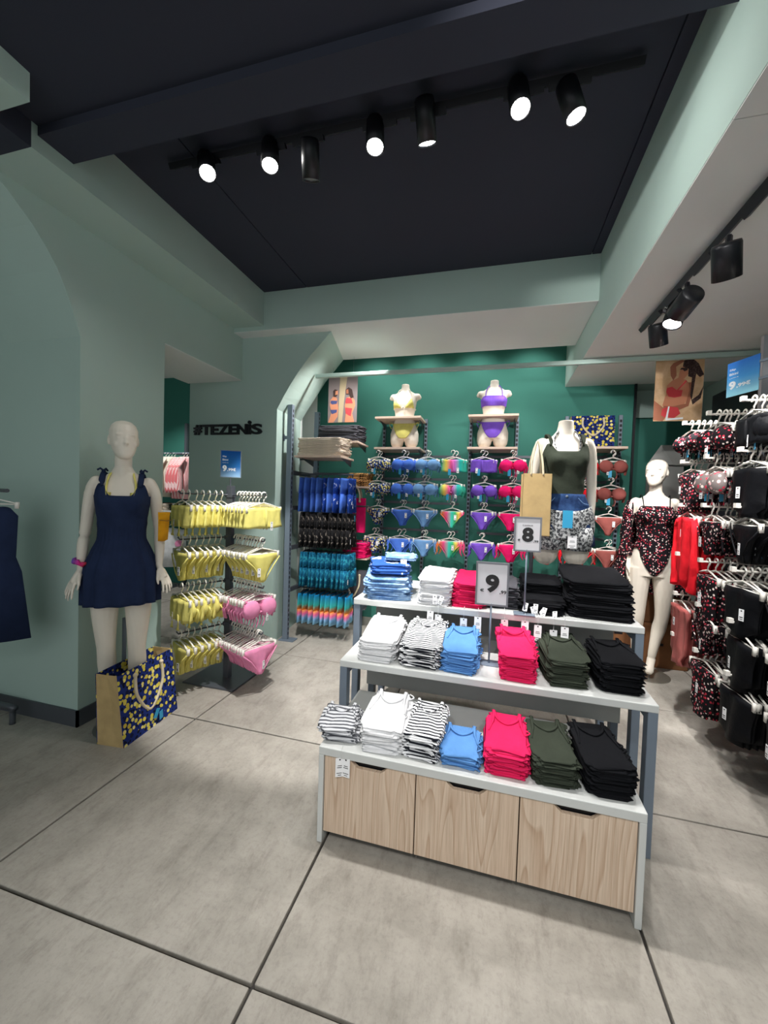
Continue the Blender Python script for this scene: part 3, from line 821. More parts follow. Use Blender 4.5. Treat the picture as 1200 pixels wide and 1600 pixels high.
def garment(me, name, label, cat, group, loc, rz, hang=0.2, tags=()):
    o = put(name, me, None, loc, (0, 0, rz)); tag(o, label, cat, group)
    if hang: put('hanger', HM[hang], o)
    for m, x, y, z, r in tags: put(m.name.split('.')[0], m, o, (x, y, z), (0, 0, r))
    return o


NTH = ['first', 'second', 'third', 'fourth', 'fifth', 'sixth', 'seventh', 'eighth', 'ninth', 'tenth', 'eleventh', 'twelfth', 'thirteenth']


def row(protos, n, p0, step, rz, label, name, cat, group, hang=0.2, jit=0.004, tags_on=(0,), remats=None, twist=0.06, sc=(1, 1, 1)):
    """n garments along an arm; p0 is the tip, label gets the ordinal counted from the tip"""
    rnd = random.Random(hash(group) % 1000 if False else len(group) * 31 + n)
    src = []
    for i in range(n):
        me = protos[i % len(protos)]
        p = Vector(p0) + Vector(step) * i + Vector((rnd.uniform(-jit, jit), rnd.uniform(-jit, jit), 0))
        tg = ((TAGB_S if i % 2 else TAGS), rnd.uniform(-0.06, 0.06), -0.035, -0.15, rnd.uniform(-0.4, 0.4))
        if i < len(protos):
            o = garment(me, name, '', cat, group, p, rz + rnd.uniform(-twist, twist), hang, (tg,) if i in tags_on else ())
            src.append(o)
        else:
            o = dup(src[i % len(protos)]); o.location = p; o.rotation_euler = (0, 0, rz + rnd.uniform(-twist, twist)); o['group'] = group
        o['label'] = label.format(NTH[i]); o.scale = sc
        if remats: remat(o, remats[i % len(remats)])
    return


TAGB_S = TAGBM
YB = [bikini_top('bikini_bra', FB['yellow'], 'ruffle', 0.27, k) for k in (1, 2)]
YBD = [bikini_top('bikini_bra', FB['yellow'], 'bandeau', 0.29, k) for k in (3,)]
YBC = [bikini_top('bikini_bra', FB['yellow'], 'cup', 0.27, k) for k in (4,)]
YBT = [bikini_bottom('bikini_brief', FB['yellow'], 0.27, k) for k in (5, 6)]

# free-standing rack with yellow and pink bikinis
RX, RY = -1.865, 2.56
t = tag(empty('clothes_rack', (RX, RY, 0), 0.0), 'dark grey post rack holding yellow and pink bikinis on a flat base', 'clothes rack')
G().box(-0.25, 0.17, -0.17, 0.27, 0, 0.012).build('base_plate', DMETAL, t, bev=0.002)
G().box(-0.022, 0.022, -0.022, 0.022, 0.012, 1.44).build('post', DMETAL, t, bev=0.002)
LA = Vector((-0.42, -0.91, 0)).normalized(); RA = Vector((0.93, -0.36, 0)).normalized()
rl = math.atan2(LA.x, -LA.y); rr = math.atan2(RA.x, -RA.y)
for z in (1.385, 1.075, 0.755, 0.435):
    for A, k in ((LA, 0.36), (RA, 0.40)):
        G().tube([(0, 0, z - 0.012), (A.x * k, A.y * k, z - 0.012), (A.x * (k + 0.012), A.y * (k + 0.012), z + 0.006)], 0.006, 6).build('arm', DMETAL, t)
    G().box(-0.028, 0.028, -0.028, 0.028, z - 0.03, z - 0.0).build('arm_bracket', DMETAL, t)


def along(A, k, z): return (RX + A.x * k, RY + A.y * k, z)


row(YB, 7, along(LA, 0.345, 1.39), -LA * 0.045, rl, 'yellow ruffled bikini top, {} from the tip of the upper aisle side arm', 'bikini_bra', 'bikini top', 'yellow bikini tops on the upper short arm', 0.25, sc=(1.05, 1.1, 1.28))
row(YBD, 8, along(RA, 0.385, 1.39), -RA * 0.04, rr, 'yellow bandeau top, {} from the tip of the upper arm', 'bikini_bra', 'bikini top', 'yellow bandeau tops on the upper arm', 0.25, sc=(1.05, 1.1, 1.28))
row(YBT, 7, along(LA, 0.345, 1.08), -LA * 0.045, rl, 'yellow bikini brief, {} from the tip, under the ruffled tops', 'bikini_brief', 'bikini bottom', 'yellow briefs under the ruffled tops', 0.25, sc=(1.05, 1.1, 1.28))
row(YBT, 11, along(RA, 0.385, 1.08), -RA * 0.031, rr, 'yellow bikini brief, {} from the tip, under the bandeau tops', 'bikini_brief', 'bikini bottom', 'yellow briefs under the bandeau tops', 0.25, sc=(1.05, 1.1, 1.28))
row(YB[:1] + YBC, 8, along(LA, 0.345, 0.76), -LA * 0.04, rl, 'yellow bow bikini top, {} from the tip of the third arm down', 'bikini_bra', 'bikini top', 'yellow bow tops on the third arm', 0.25, sc=(1.05, 1.1, 1.28))
PKC = [bikini_top('bikini_bra', FB['lightpink'], 'triangle', 0.25, k) for k in (7,)]
PKB = [bikini_bottom('bikini_brief', FB['lightpink'], 0.27, 8)]
row(PKC, 9, along(RA, 0.36, 0.76), -RA * 0.035, rr, 'light pink triangle bikini top, {} from the tip of its arm', 'bikini_bra', 'bikini top', 'pink bikini tops on the rack', 0.25, sc=(1.05, 1.1, 1.28))
row(YBT, 7, along(LA, 0.345, 0.44), -LA * 0.045, rl, 'yellow bikini brief, {} from the tip of the lowest arm', 'bikini_brief', 'bikini bottom', 'yellow briefs on the lowest arm', 0.25, sc=(1.05, 1.1, 1.28))
row(PKB, 12, along(RA, 0.385, 0.44), -RA * 0.028, rr, 'light pink bikini brief, {} from the tip of the lowest arm', 'bikini_brief', 'bikini bottom', 'pink briefs on the rack', 0.25, sc=(1.05, 1.1, 1.28))


# blue price board on the rack post
def blue_board(loc, rz, w, h, mat, label, frame=True):
    b = tag(empty('price_board', loc, rz), label, 'price sign')
    G().box(-w / 2, w / 2, -0.002, 0.002, -h / 2, h / 2).build('printed_board', mat, b)
    if frame:
        f = G(); e = 0.005
        f.box(-w / 2 - e, -w / 2, -0.005, 0.005, -h / 2 - e, h / 2 + e); f.box(w / 2, w / 2 + e, -0.005, 0.005, -h / 2 - e, h / 2 + e)
        f.box(-w / 2, w / 2, -0.005, 0.005, -h / 2 - e, -h / 2); f.box(-w / 2, w / 2, -0.005, 0.005, h / 2, h / 2 + e)
        f.build('frame', METAL, b)
    for s, a, c, z0, z1, bd in (('Slip', -0.42, -0.22, 0.24, 0.31, 0.01), ('Bikini', -0.42, -0.14, 0.12, 0.19, 0.01), ('a partire da', -0.42, -0.12, 0.02, 0.055, 0.0), ('9', -0.42, -0.20, -0.30, -0.06, 0.05), (',99€', -0.17, 0.26, -0.29, -0.16, 0.03)):
        text_mesh(s, a * w, c * w, z0 * h, z1 * h, 0.001, bd).build('printed_figure', WHT, b, loc=(0, -0.0025, 0))
    return b


b = blue_board((RX - 0.005, RY, 1.60), 0.55, 0.135, 0.19, BLUEDARK, 'small deep blue price board on the post of the bikini rack')
G().tube([(0, 0, -0.098), (0, 0, -0.17)], 0.005, 6).build('stem', DMETAL, b)

# ------------------------------------------------------------------ mannequins (local: facing -Y, +X is its own left)
TR0 = [(0.74, 0.150, 0.100, 0.0), (0.80, 0.160, 0.106, 0.0), (0.86, 0.170, 0.114, 0.004), (0.92, 0.166, 0.116, 0.006), (1.00, 0.142, 0.098, 0.0), (1.08, 0.116, 0.084, -0.004), (1.16, 0.120, 0.086, -0.004), (1.24, 0.134, 0.094, 0.0), (1.30, 0.143, 0.100, 0.004), (1.36, 0.150, 0.094, 0.008), (1.41, 0.150, 0.078, 0.010), (1.44, 0.118, 0.066, 0.010), (1.465, 0.072, 0.055, 0.008), (1.50, 0.050, 0.048, 0.002), (1.56, 0.046, 0.047, -0.006)]

TR = [(z, rx * 0.93, ry * 0.95, c) for z, rx, ry, c in TR0]


def trunk(z):
    for k in range(len(TR) - 1):
        a, b = TR[k], TR[k + 1]
        if z <= b[0] or k == len(TR) - 2:
            t = max(0.0, min(1.0, (z - a[0]) / (b[0] - a[0]))); t2 = t * t * (3 - 2 * t) * 0.5 + t * 0.5
            return tuple(p + (q - p) * t2 for p, q in zip(a[1:], b[1:]))


def skinpt(phi, z, off=0.0):
    """point on the trunk; phi=0 front, +pi/2 its left"""
    rx, ry, cy = trunk(z)
    x, y = math.sin(phi), -math.cos(phi)
    e = 0.9
    x = math.copysign(abs(x) ** e, x) * (rx + off); y = math.copysign(abs(y) ** e, y) * (ry + off)
    for s in (-1, 1):
        dp = (phi - s * 0.60 + PI) % (2 * PI) - PI
        y -= 0.050 * math.exp(-(dp / 0.42) ** 2 - ((z - 1.285) / 0.052) ** 2)
        x += s * 0.008 * math.exp(-(dp / 0.42) ** 2 - ((z - 1.285) / 0.055) ** 2)
    return (x, y + cy, z)


def remap(z): return z * 0.86 / 0.82 if z < 0.82 else 0.86 + (z - 0.82) * 0.958


def mapv(g):
    g.v = [(x, y, remap(z)) for x, y, z in g.v]; return g


def limb(g, pts, n=12, sub=4):
    """pts: (x, y, z, r)"""
    q = spl(pts, sub); g.tube([p[:3] for p in q], [max(0.003, p[3]) for p in q], n)
    g.ball(q[0][:3], q[0][3] * 0.98, 12, 8); g.ball(q[-1][:3], q[-1][3] * 0.98, 12, 8)


def hand(g, w, d, palm, thumb, spread=0.16, curl=0.25):
    """w wrist point, d pointing direction, palm normal, thumb side direction"""
    w = Vector(w); d = Vector(d).normalized(); t = Vector(thumb); t = (t - d * t.dot(d)).normalized(); nrm = d.cross(t).normalized()
    if nrm.dot(Vector(palm)) < 0: nrm = -nrm
    c = w + d * 0.045
    for k in range(4):
        s = 1.5 - k
        base = w + d * 0.085 + t * (s * 0.019)
        ln = (0.068, 0.078, 0.073, 0.057)[k]
        dd = (d + t * s * spread).normalized()
        p1 = base + dd * ln * 0.45 + nrm * curl * 0.01; p2 = base + dd * ln * 0.75 + nrm * curl * 0.03; p3 = base + dd * ln + nrm * curl * 0.06
        st = w + d * 0.02 + t * (s * 0.013)
        g.tube([st, base, p1, p2, p3], [0.012, 0.0105, 0.0085, 0.0078, 0.006], 8); g.ball(p3, 0.0062, 8, 6)
    g.tube([w - d * 0.02, w + d * 0.03, w + d * 0.075], [0.021, 0.026, 0.024], 10, flat=0.8)
    b = w + d * 0.02 + t * 0.02
    p = [b, b + d * 0.03 + t * 0.022, b + d * 0.055 + t * 0.034 + nrm * 0.008, b + d * 0.078 + t * 0.038 + nrm * 0.012]
    g.tube(p, [0.014, 0.012, 0.0095, 0.007], 8); g.ball(p[-1], 0.007, 8, 6)


def head(g, turn=0.0, tilt=0.0):
    h = G(); n = 20
    rings = [(1.548, 0.012, 0.016, -0.066), (1.552, 0.028, 0.034, -0.055), (1.57, 0.043, 0.055, -0.040), (1.60, 0.055, 0.073, -0.022), (1.635, 0.063, 0.085, -0.008), (1.67, 0.068, 0.091, 0.0), (1.71, 0.068, 0.090, 0.006), (1.74, 0.058, 0.076, 0.010), (1.76, 0.038, 0.050, 0.012), (1.768, 0.012, 0.016, 0.012)]
    h.loft([[(rx * math.sin(2 * PI * i / n), cy - ry * math.cos(2 * PI * i / n), z) for i in range(n)] for z, rx, ry, cy in rings])
    h.tube([(0, -0.078, 1.685), (0, -0.090, 1.660), (0, -0.099, 1.637), (0, -0.088, 1.626)], [0.008, 0.010, 0.0125, 0.011], 10)
    h.ball((0, -0.079, 1.600), (0.021, 0.016, 0.0055), 12, 6); h.ball((0, -0.077, 1.589), (0.018, 0.016, 0.0060), 12, 6); h.ball((0, -0.066, 1.570), (0.024, 0.020, 0.016), 12, 6)
    for s in (-1, 1):
        h.ball((s * 0.028, -0.078, 1.682), (0.021, 0.012, 0.006), 10, 6)       # brow
        h.ball((s * 0.028, -0.074, 1.660), (0.015, 0.010, 0.006), 10, 6)       # closed lid
        h.ball((s * 0.036, -0.056, 1.628), (0.020, 0.022, 0.022), 10, 6)       # cheek
        h.ball((s * 0.067, 0.010, 1.652), (0.008, 0.016, 0.028), 10, 8)        # ear
    M = Matrix.Translation((0, 0.0, 1.55)) @ Matrix.Diagonal((1.12, 1.08, 1.03, 1)) @ Matrix.Rotation(turn, 4, 'Z') @ Matrix.Rotation(tilt, 4, 'X') @ Matrix.Translation((0, 0, -1.55))
    g.add(h.v, h.f, 0, M)
    q = M @ Vector((0, -0.004, 1.60))
    g.tube([(0, 0.006, 1.44), (0, 0.0, 1.50), tuple(q)], [0.060, 0.046, 0.046], 14)


def trunk_shape(g, za, zb, k=22, n=32):
    rows = [za + (zb - za) * i / k for i in range(k + 1)]
    g.loft([[skinpt(2 * PI * i / n, z) for i in range(n)] for z in rows])


def skin_object(name, g, parent, voxel=0.006, mat=None, smooth=5):
    """merge everything into one continuous body surface"""
    mapv(g); me = g.mesh('body_raw', SKIN)
    o = bpy.data.objects.new('body_raw', me); COL.objects.link(o)
    m = o.modifiers.new('r', 'REMESH'); m.mode = 'VOXEL'; m.voxel_size = voxel
    m2 = o.modifiers.new('s', 'SMOOTH'); m2.factor = 0.5; m2.iterations = smooth
    bpy.context.view_layer.update()
    out = bpy.data.meshes.new_from_object(o.evaluated_get(bpy.context.evaluated_depsgraph_get()))
    bpy.data.objects.remove(o)
    for p in out.polygons: p.use_smooth = True
    out.materials.clear(); out.materials.append(mat or SKIN)
    return put(name, out, parent)


def leg(g, s, hip, knee, ankle, toe, r=(0.088, 0.070, 0.050, 0.051, 0.049, 0.030)):
    hip, knee, ankle, toe = map(Vector, (hip, knee, ankle, toe))
    th = hip.lerp(knee, 0.5) + Vector((s * 0.006, -0.008, 0)); ca = knee.lerp(ankle, 0.3) + Vector((s * 0.004, 0.016, 0)); c2 = knee.lerp(ankle, 0.62) + Vector((0, 0.008, 0))
    limb(g, [(*hip, r[0]), (*th, r[1]), (*knee, r[2]), (*ca, r[3]), (*c2, 0.040), (*ankle, r[5])], 14)
    g.tube([tuple(ankle + Vector((0, 0.022, -0.02))), tuple(ankle + Vector((0, 0.004, -0.022))), tuple(ankle.lerp(toe, 0.55) + Vector((0, 0, 0.004))), tuple(ankle.lerp(toe, 0.85)), tuple(toe)], [0.024, 0.032, 0.030, 0.032, 0.020], 12, flat=0.75)
    g.ball(tuple(ankle + Vector((0, 0.026, -0.03))), (0.022, 0.024, 0.026), 10, 8)


def shell(zt, zb, off, n=64, k=26, z_of=None):
    """cloth around the trunk between zb(phi) and zt(phi)"""
    g = G(); rings = []
    for j in range(k + 1):
        t = j / k; r = []
        for i in range(n):
            p = 2 * PI * i / n; p = p if p <= PI else p - 2 * PI
            z = zb(p) + (zt(p) - zb(p)) * t
            r.append(skinpt(p, z, off(p, z) if callable(off) else off))
        rings.append(r)
    g.loft(rings, caps=False); return mapv(g)


def sm(a, b, x):
    t = max(0.0, min(1.0, (x - a) / (b - a))); return t * t * (3 - 2 * t)


# --- mannequin in the navy sundress
mx = empty('mannequin', (-2.035, 1.82, 0), math.radians(40)); mx.scale = (0.93, 0.93, 1.0)
tag(mx, 'cream mannequin with a smooth head wearing a short navy sundress by the green wall', 'mannequin')
g = G(); trunk_shape(g, 0.78, 1.50); head(g, 0.25, 0.02)
leg(g, -1, (-0.082, 0.0, 0.84), (-0.078, -0.01, 0.47), (-0.062, 0.04, 0.105), (-0.065, -0.08, 0.03)); leg(g, 1, (0.082, 0.0, 0.84), (0.085, -0.03, 0.47), (0.07, 0.03, 0.10), (0.075, -0.095, 0.03))
for s, el, wr in ((-1, (-0.192, 0.03, 1.14), (-0.205, -0.02, 0.905)), (1, (0.190, 0.04, 1.15), (0.200, -0.03, 0.915))):
    limb(g, [(s * 0.134, 0.012, 1.405, 0.042), (s * 0.165, 0.02, 1.34, 0.038), (*el, 0.032), ((el[0] + wr[0]) / 2 + s * 0.004, (el[1] + wr[1]) / 2, (el[2] + wr[2]) / 2, 0.030), (*wr, 0.020)], 12)
hand(g, (-0.207, -0.022, 0.895), (-0.42, -0.28, -0.9), (0.6, 0.4, -0.3), (0.55, -0.75, 0), 0.18)
hand(g, (0.202, -0.033, 0.905), (0.42, -0.25, -0.9), (-0.6, 0.4, -0.3), (-0.5, -0.8, 0), 0.16)
skin_object('body', g, mx, 0.005)


def dress_top(p):
    a = abs(p)
    front = 1.33 + 0.070 * sm(0.30, 0.66, a)
    return front - 0.070 * sm(0.80, 1.25, a) + 0.01 * sm(2.0, 3.0, a)


def dress_off(p, z):
    f = sm(1.165, 0.74, z)
    return 0.010 + 0.042 * f + 0.010 * f * math.sin(13 * p + 1.0) + 0.004 * math.sin(31 * p) * sm(1.17, 1.12, z) * (1 - f * 0.6) + 0.006 * sm(1.20, 1.165, z) * (1 - sm(1.165, 1.13, z))


TR[0] = (0.70, 0.150, 0.102, 0.0)
d = shell(dress_top, lambda p: 0.71, dress_off, 96, 34).build('sundress', FB['navy'], mx, True, solid=0.003)
for s in (-1, 1):
    A = [skinpt(s * 0.62, 1.385, 0.014), skinpt(s * 0.72, 1.42, 0.014), (s * 0.098, 0.008, 1.466), (s * 0.10, 0.06, 1.43), skinpt(s * 2.6, 1.31, 0.014)]
    g = G(); g.tube(spl(A, 5), 0.016, 6, flat=0.3)
    g.ball((s * 0.10, 0.0, 1.472), (0.012, 0.012, 0.009), 8, 6)
    g.tube([(s * 0.10, 0.0, 1.475), (s * 0.115, -0.015, 1.488), (s * 0.13, -0.012, 1.478)], 0.006, 5); g.tube([(s * 0.10, 0.0, 1.475), (s * 0.092, 0.02, 1.488), (s * 0.085, 0.03, 1.475)], 0.006, 5)
    mapv(g).build('shoulder_tie', FB['navy'], d, True)
    g = G(); g.tube(spl([skinpt(s * 0.42, 1.325, 0.005), skinpt(s * 0.50, 1.38, 0.006), (s * 0.062, -0.045, 1.452), (s * 0.045, 0.045, 1.475)], 5), 0.0042, 5)
    g.loft([[skinpt(s * (0.30 + 0.3 * u), z, 0.006) for u in (0, 0.33, 0.66, 1)] for z in (1.30, 1.33, 1.35)], caps=False)
    mapv(g).build('bikini_strap', FB['yellow'], mx, True, solid=0.002)
sc_ = G(); rg = []
for i in range(28):
    a = 2 * PI * i / 28; r = 0.034 + 0.005 * math.sin(9 * a)
    rg.append((r * math.cos(a), r * math.sin(a), 0.004 * math.sin(5 * a)))
sc_.tube(rg + rg[:1], [0.012 + 0.004 * math.sin(2 * PI * i / 28 * 8) for i in range(29)], 7)
o = sc_.build('scrunchie', SCRUN, None, True, loc=Matrix.LocRotScale(mx.location, mx.rotation_euler, mx.scale) @ Vector((-0.203, -0.014, remap(0.945))), rot=(0.2, 0.25, 0.9))
tag(o, 'multicoloured scrunchie round the wrist of the sundress mannequin', 'scrunchie')
g = G(); cloth(g, [(-0.165, -0.075, 0.06), (-0.12, -0.078, 0.062), (-0.04, -0.08, 0.065), (0.0, -0.082, 0.066)], 0.014, 8, 0.003, 30)
o = g.build('clutch_bag', FB['mustard'], None, True, loc=Matrix.LocRotScale(mx.location, mx.rotation_euler, mx.scale) @ Vector((0.225, 0.0, remap(1.235) + 0.0)), rot=(0, 0.05, mx.rotation_euler.z + 1.22))
tag(o, 'mustard yellow clutch held under the arm of the sundress mannequin', 'bag')
G().tube([(-0.08, -0.01, -0.045), (0, -0.017, -0.05), (0.064, -0.01, -0.045)], 0.003, 5).build('flap_seam', plain('dark_mustard', lin(150, 100, 16), 0.6), o)
G().tube([(0, 0.1, 0), (0, 0.1, 0.62)], 0.012, 8).build('support_rod', METAL, mx)
G().tube([(0, 0.02, 0), (0, 0.02, 0.008)], 0.15, 24).build('base_plate', plain('mannequin_base_steel', lin(150, 150, 146), 0.3, 0.6), mx)

# --- mannequin in florals near the side wall
m2 = empty('mannequin', (1.285, 3.76, 0), math.radians(-8))
tag(m2, 'cream mannequin on a round steel base in a black floral swimsuit and open shirt', 'mannequin')
g = G(); trunk_shape(g, 0.78, 1.50); head(g, -0.42, 0.0)
leg(g, -1, (-0.080, 0.0, 0.84), (-0.078, 0.0, 0.47), (-0.075, 0.06, 0.14), (-0.085, -0.05, 0.045)); leg(g, 1, (0.082, 0.0, 0.84), (0.082, -0.03, 0.47), (0.03, -0.02, 0.15), (-0.005, -0.13, 0.045))
limb(g, [(-0.134, 0.012, 1.405, 0.042), (-0.162, 0.02, 1.34, 0.038), (-0.182, 0.05, 1.14, 0.031), (-0.18, 0.03, 1.0, 0.028), (-0.178, 0.0, 0.89, 0.020)], 12)
limb(g, [(0.134, 0.012, 1.405, 0.042), (0.165, 0.04, 1.34, 0.038), (0.215, 0.09, 1.14, 0.032), (0.27, 0.03, 1.08, 0.030), (0.31, -0.06, 1.06, 0.020)], 12)
hand(g, (-0.178, -0.004, 0.885), (0.0, -0.15, -1), (1, 0, 0), (0, -1, 0), 0.1); hand(g, (0.313, -0.066, 1.058), (0.5, -0.8, -0.1), (0, 0, -1), (-0.8, -0.5, 0), 0.12)
skin_object('body', g, m2, 0.005)
suit = shell(lambda p: 1.375 - 0.06 * sm(0.7, 1.2, abs(p)) - 0.09 * sm(1.2, 2.6, abs(p)), lambda p: 0.79 + 0.225 * sm(0.02, 1.05, abs(p)) ** 0.8 * (1 - 0.9 * sm(2.0, 2.9, abs(p))), lambda p, z: 0.007 + 0.002 * math.sin(90 * z + 3 * p), 72, 30).build('swimsuit', FLORAL, m2, True, solid=0.002)
for s in (-1, 1):
    g = G(); g.tube(spl([skinpt(s * 0.60, 1.37, 0.008), (s * 0.095, -0.03, 1.455), (s * 0.10, 0.04, 1.45), skinpt(s * 2.6, 1.28, 0.008)], 5), 0.004, 5)
    mapv(g).build('strap', FB['black'], suit, True)
sh = G()
for s, e in ((-1, [(-0.148, 0.03, 1.40, 0.044), (-0.168, 0.03, 1.34, 0.046), (-0.188, 0.055, 1.14, 0.042), (-0.184, 0.035, 1.0, 0.042), (-0.18, 0.008, 0.93, 0.046)]), (1, [(0.160, 0.04, 1.36, 0.044), (0.178, 0.055, 1.30, 0.048), (0.220, 0.095, 1.14, 0.046), (0.245, 0.06, 1.09, 0.046)])):
    q = spl(e, 4)
    rings = []
    for i, p in enumerate(q):
        pass
    sh.tube([p[:3] for p in q], [p[3] + 0.003 * math.sin(i * 1.7) for i, p in enumerate(q)], 14)
for s in (-1, 1):     # open front and back panels hanging beside the body
    rings = []
    for z in (1.40, 1.30, 1.15, 1.0, 0.85, 0.70, 0.60):
        f = sm(1.40, 0.6, z)
        rings.append([(s * (0.150 + 0.05 * f), -0.02 - 0.02 * f, z), (s * (0.185 + 0.075 * f), 0.03, z), (s * (0.17 + 0.08 * f), 0.10 + 0.03 * f, z), (s * 0.02, 0.125 + 0.06 * f, z), (s * 0.02, 0.135 + 0.06 * f, z), (s * (0.18 + 0.085 * f), 0.115 + 0.03 * f, z), (s * (0.197 + 0.08 * f), 0.03, z), (s * (0.158 + 0.052 * f), -0.028 - 0.02 * f, z)])
    sh.loft(rings)
mapv(sh).build('open_shirt', FLORAL, m2, True)
g = G(); g.tube(spl([(0.168, -0.03, 1.02), (0.185, -0.05, 0.98), (0.172, -0.055, 0.94), (0.176, -0.05, 0.86)], 4), 0.003, 5)
mapv(g).build('side_tie', FB['black'], suit)
G().tube([(0, -0.03, 0), (0, -0.03, 0.006)], 0.165, 32).build('base_plate', plain('round_steel_base', lin(168, 166, 156), 0.25, 0.7), m2)
G().tube([(0.03, 0.03, 0.0), (0.03, 0.03, 0.20)], 0.008, 8).build('support_rod', METAL, m2)

# --- headless half torso standing on the tallest table
m3 = empty('torso_mannequin', (0.395, 2.555, 0.83), math.radians(4)); SH = 1.125
tag(m3, 'headless cream torso mannequin in an olive tank top and patterned shorts on the tallest table', 'mannequin')
hold = empty('torso_figure', (0, 0, 0)); hold.parent = m3; hold.scale = (0.93, 0.93, 0.93); hold.location = (0, 0, 0.97 * 0.0 + 1.885 - 0.83 - 0.93 * remap(1.56) - 0.012)
g = G(); trunk_shape(g, 0.80, 1.555, 24)
for s in (-1, 1):
    limb(g, [(s * 0.082, 0.0, 0.86, 0.088), (s * 0.088, 0.0, 0.78, 0.083), (s * 0.09, -0.003, 0.70, 0.079)], 16)
    limb(g, [(s * 0.132, 0.012, 1.405, 0.042), (s * 0.156, 0.02, 1.34, 0.038), (s * 0.176, 0.035, 1.14, 0.030), (s * 0.174, 0.02, 1.0, 0.027), (s * 0.170, 0.0, 0.90, 0.019)], 12)
    hand(g, (s * 0.17, 0.0, 0.895), (s * -0.05, -0.12, -1), (-s, 0, 0), (0, -1, 0), 0.08)
skin_object('body', g, hold, 0.005)
tt = shell(lambda p: 1.345 + 0.055 * sm(0.35, 0.7, abs(p)) - 0.075 * sm(0.8, 1.3, abs(p)), lambda p: 1.03 - 0.05 * math.cos(p) * (abs(p) < PI / 2), lambda p, z: 0.006 + 0.0015 * math.sin(70 * z + 4 * p), 72, 26).build('tank_top', FB['olive'], hold, True, solid=0.003)
for s in (-1, 1):
    g = G(); g.tube(spl([skinpt(s * 0.66, 1.385, 0.007), skinpt(s * 0.80, 1.43, 0.008), (s * 0.105, 0.02, 1.462), skinpt(s * 2.5, 1.33, 0.008)], 5), 0.016, 6, flat=0.3)
    mapv(g).build('shoulder_strap', FB['olive'], tt, True)
    g = G(); g.tube(spl([skinpt(s * 0.40, 1.345, 0.004), skinpt(s * 0.55, 1.42, 0.005), (s * 0.052, -0.035, 1.478), (s * 0.03, 0.04, 1.50)], 5), 0.0045, 5)
    mapv(g).build('printed_strap', PAISLEY, hold, True)
js = shell(lambda p: 1.075, lambda p: 0.80, lambda p, z: 0.016 + 0.012 * sm(1.08, 0.84, z), 64, 16).build('denim_shorts', DENIMD, hold, True, solid=0.003)
for s in (-1, 1):
    g = G(); g.tube([(s * 0.083, 0.0, 0.86), (s * 0.092, 0.0, 0.79), (s * 0.096, 0, 0.745)], [0.098, 0.102, 0.106], 24)
    mapv(g).build('short_leg', DENIMD, js, True)
    g = G(); g.tube(spl([skinpt(s * 0.45, 1.05, 0.026), skinpt(s * 0.62, 1.02, 0.028), skinpt(s * 1.0, 1.01, 0.028)], 4), 0.0025, 4)
    mapv(g).build('pocket_seam', DENIM, js)
g = G(); q = skinpt(0, 1.06, 0.024); g.ball(q, (0.008, 0.004, 0.008), 10, 6); mapv(g).build('waist_button', METAL, js)
pr = shell(lambda p: 0.985 - 0.02 * math.cos(2 * p), lambda p: 0.79, lambda p, z: 0.030 + 0.008 * math.sin(5 * p + 1) * 0.4, 64, 14)
pr.build('patterned_wrap', PAISLEY, hold, True, solid=0.003)
for s in (-1, 1):
    g = G(); g.tube([(s * 0.072, -0.02, 0.86), (s * 0.074, -0.022, 0.78), (s * 0.072, -0.022, 0.725)], [0.106, 0.108, 0.10], 24)
    mapv(g).build('wrap_leg', PAISLEY, hold, True)
put('brand_tag', TAGBM, hold, (-0.005, -0.172, 1.005), None).scale = (2.0, 1.5, 1.9)
put('price_tag', TAGM, hold, (0.03, -0.155, 0.855), None).scale = (1.5, 1, 1.0)
unhold(hold, m3)
G().tube([(-0.16, 0.0, 0.0), (-0.16, 0.0, 0.30)], 0.012, 10).build('support_pole', DMETAL, m3)
G().box(-0.22, -0.08, -0.08, 0.08, 0, 0.006).build('pole_base', DMETAL, m3)
# bag of kraft paper hung from its arm
bx = tag(empty('paper_bag', (0.235, 2.44, 1.20), 0.06), 'brown kraft paper bag with cord handles hung on the torso mannequin arm', 'bag')
w_, h_, d_ = 0.077, 0.35, 0.04
g = G(); g.box(-w_, w_, -d_, -d_ + 0.003, 0, h_); g.box(-w_, w_, d_ - 0.003, d_, 0, h_); g.box(-w_, w_, -d_, d_, 0, 0.004)
for s in (-1, 1):
    g.loft([[(s * w_, -d_, z), (s * (w_ - 0.012 * f), 0, z), (s * w_, d_, z), (s * (w_ - 0.003), d_, z), (s * (w_ - 0.015 * f - 0.003), 0, z), (s * (w_ - 0.003), -d_, z)] for z, f in ((0, 0), (0.12, 1), (h_, 1))])
g.build('body', KRAFT, bx)
for y in (-d_, d_):
    g = G(); g.tube(spl([(-0.035, y, h_ - 0.01), (-0.03, y * 0.7, h_ + 0.08), (0.0, 0, h_ + 0.19), (0.022, y * 0.7, h_ + 0.08), (0.03, y, h_ - 0.01)], 5), 0.0055, 6); g.build('cord_handle', ROPE, bx, True)

# --- bust and hip forms on the two small wall shelves
def bust_mesh():
    g = G(); trunk_shape(g, 1.13, 1.545, 20)
    for s in (-1, 1): limb(g, [(s * 0.120, 0.012, 1.39, 0.05), (s * 0.152, 0.012, 1.395, 0.042), (s * 0.168, 0.012, 1.385, 0.026)], 12)
    h = skin_object('tmp', g, None, 0.006); me = h.data; bpy.data.objects.remove(h); return me


def hips_mesh():
    g = G(); trunk_shape(g, 0.80, 1.06, 14)
    for s in (-1, 1): limb(g, [(s * 0.082, 0.0, 0.87, 0.088), (s * 0.086, 0.0, 0.80, 0.084), (s * 0.087, 0, 0.775, 0.082)], 16)
    h = skin_object('tmp', g, None, 0.006); me = h.data; bpy.data.objects.remove(h); return me


BM, HMS = bust_mesh(), hips_mesh()


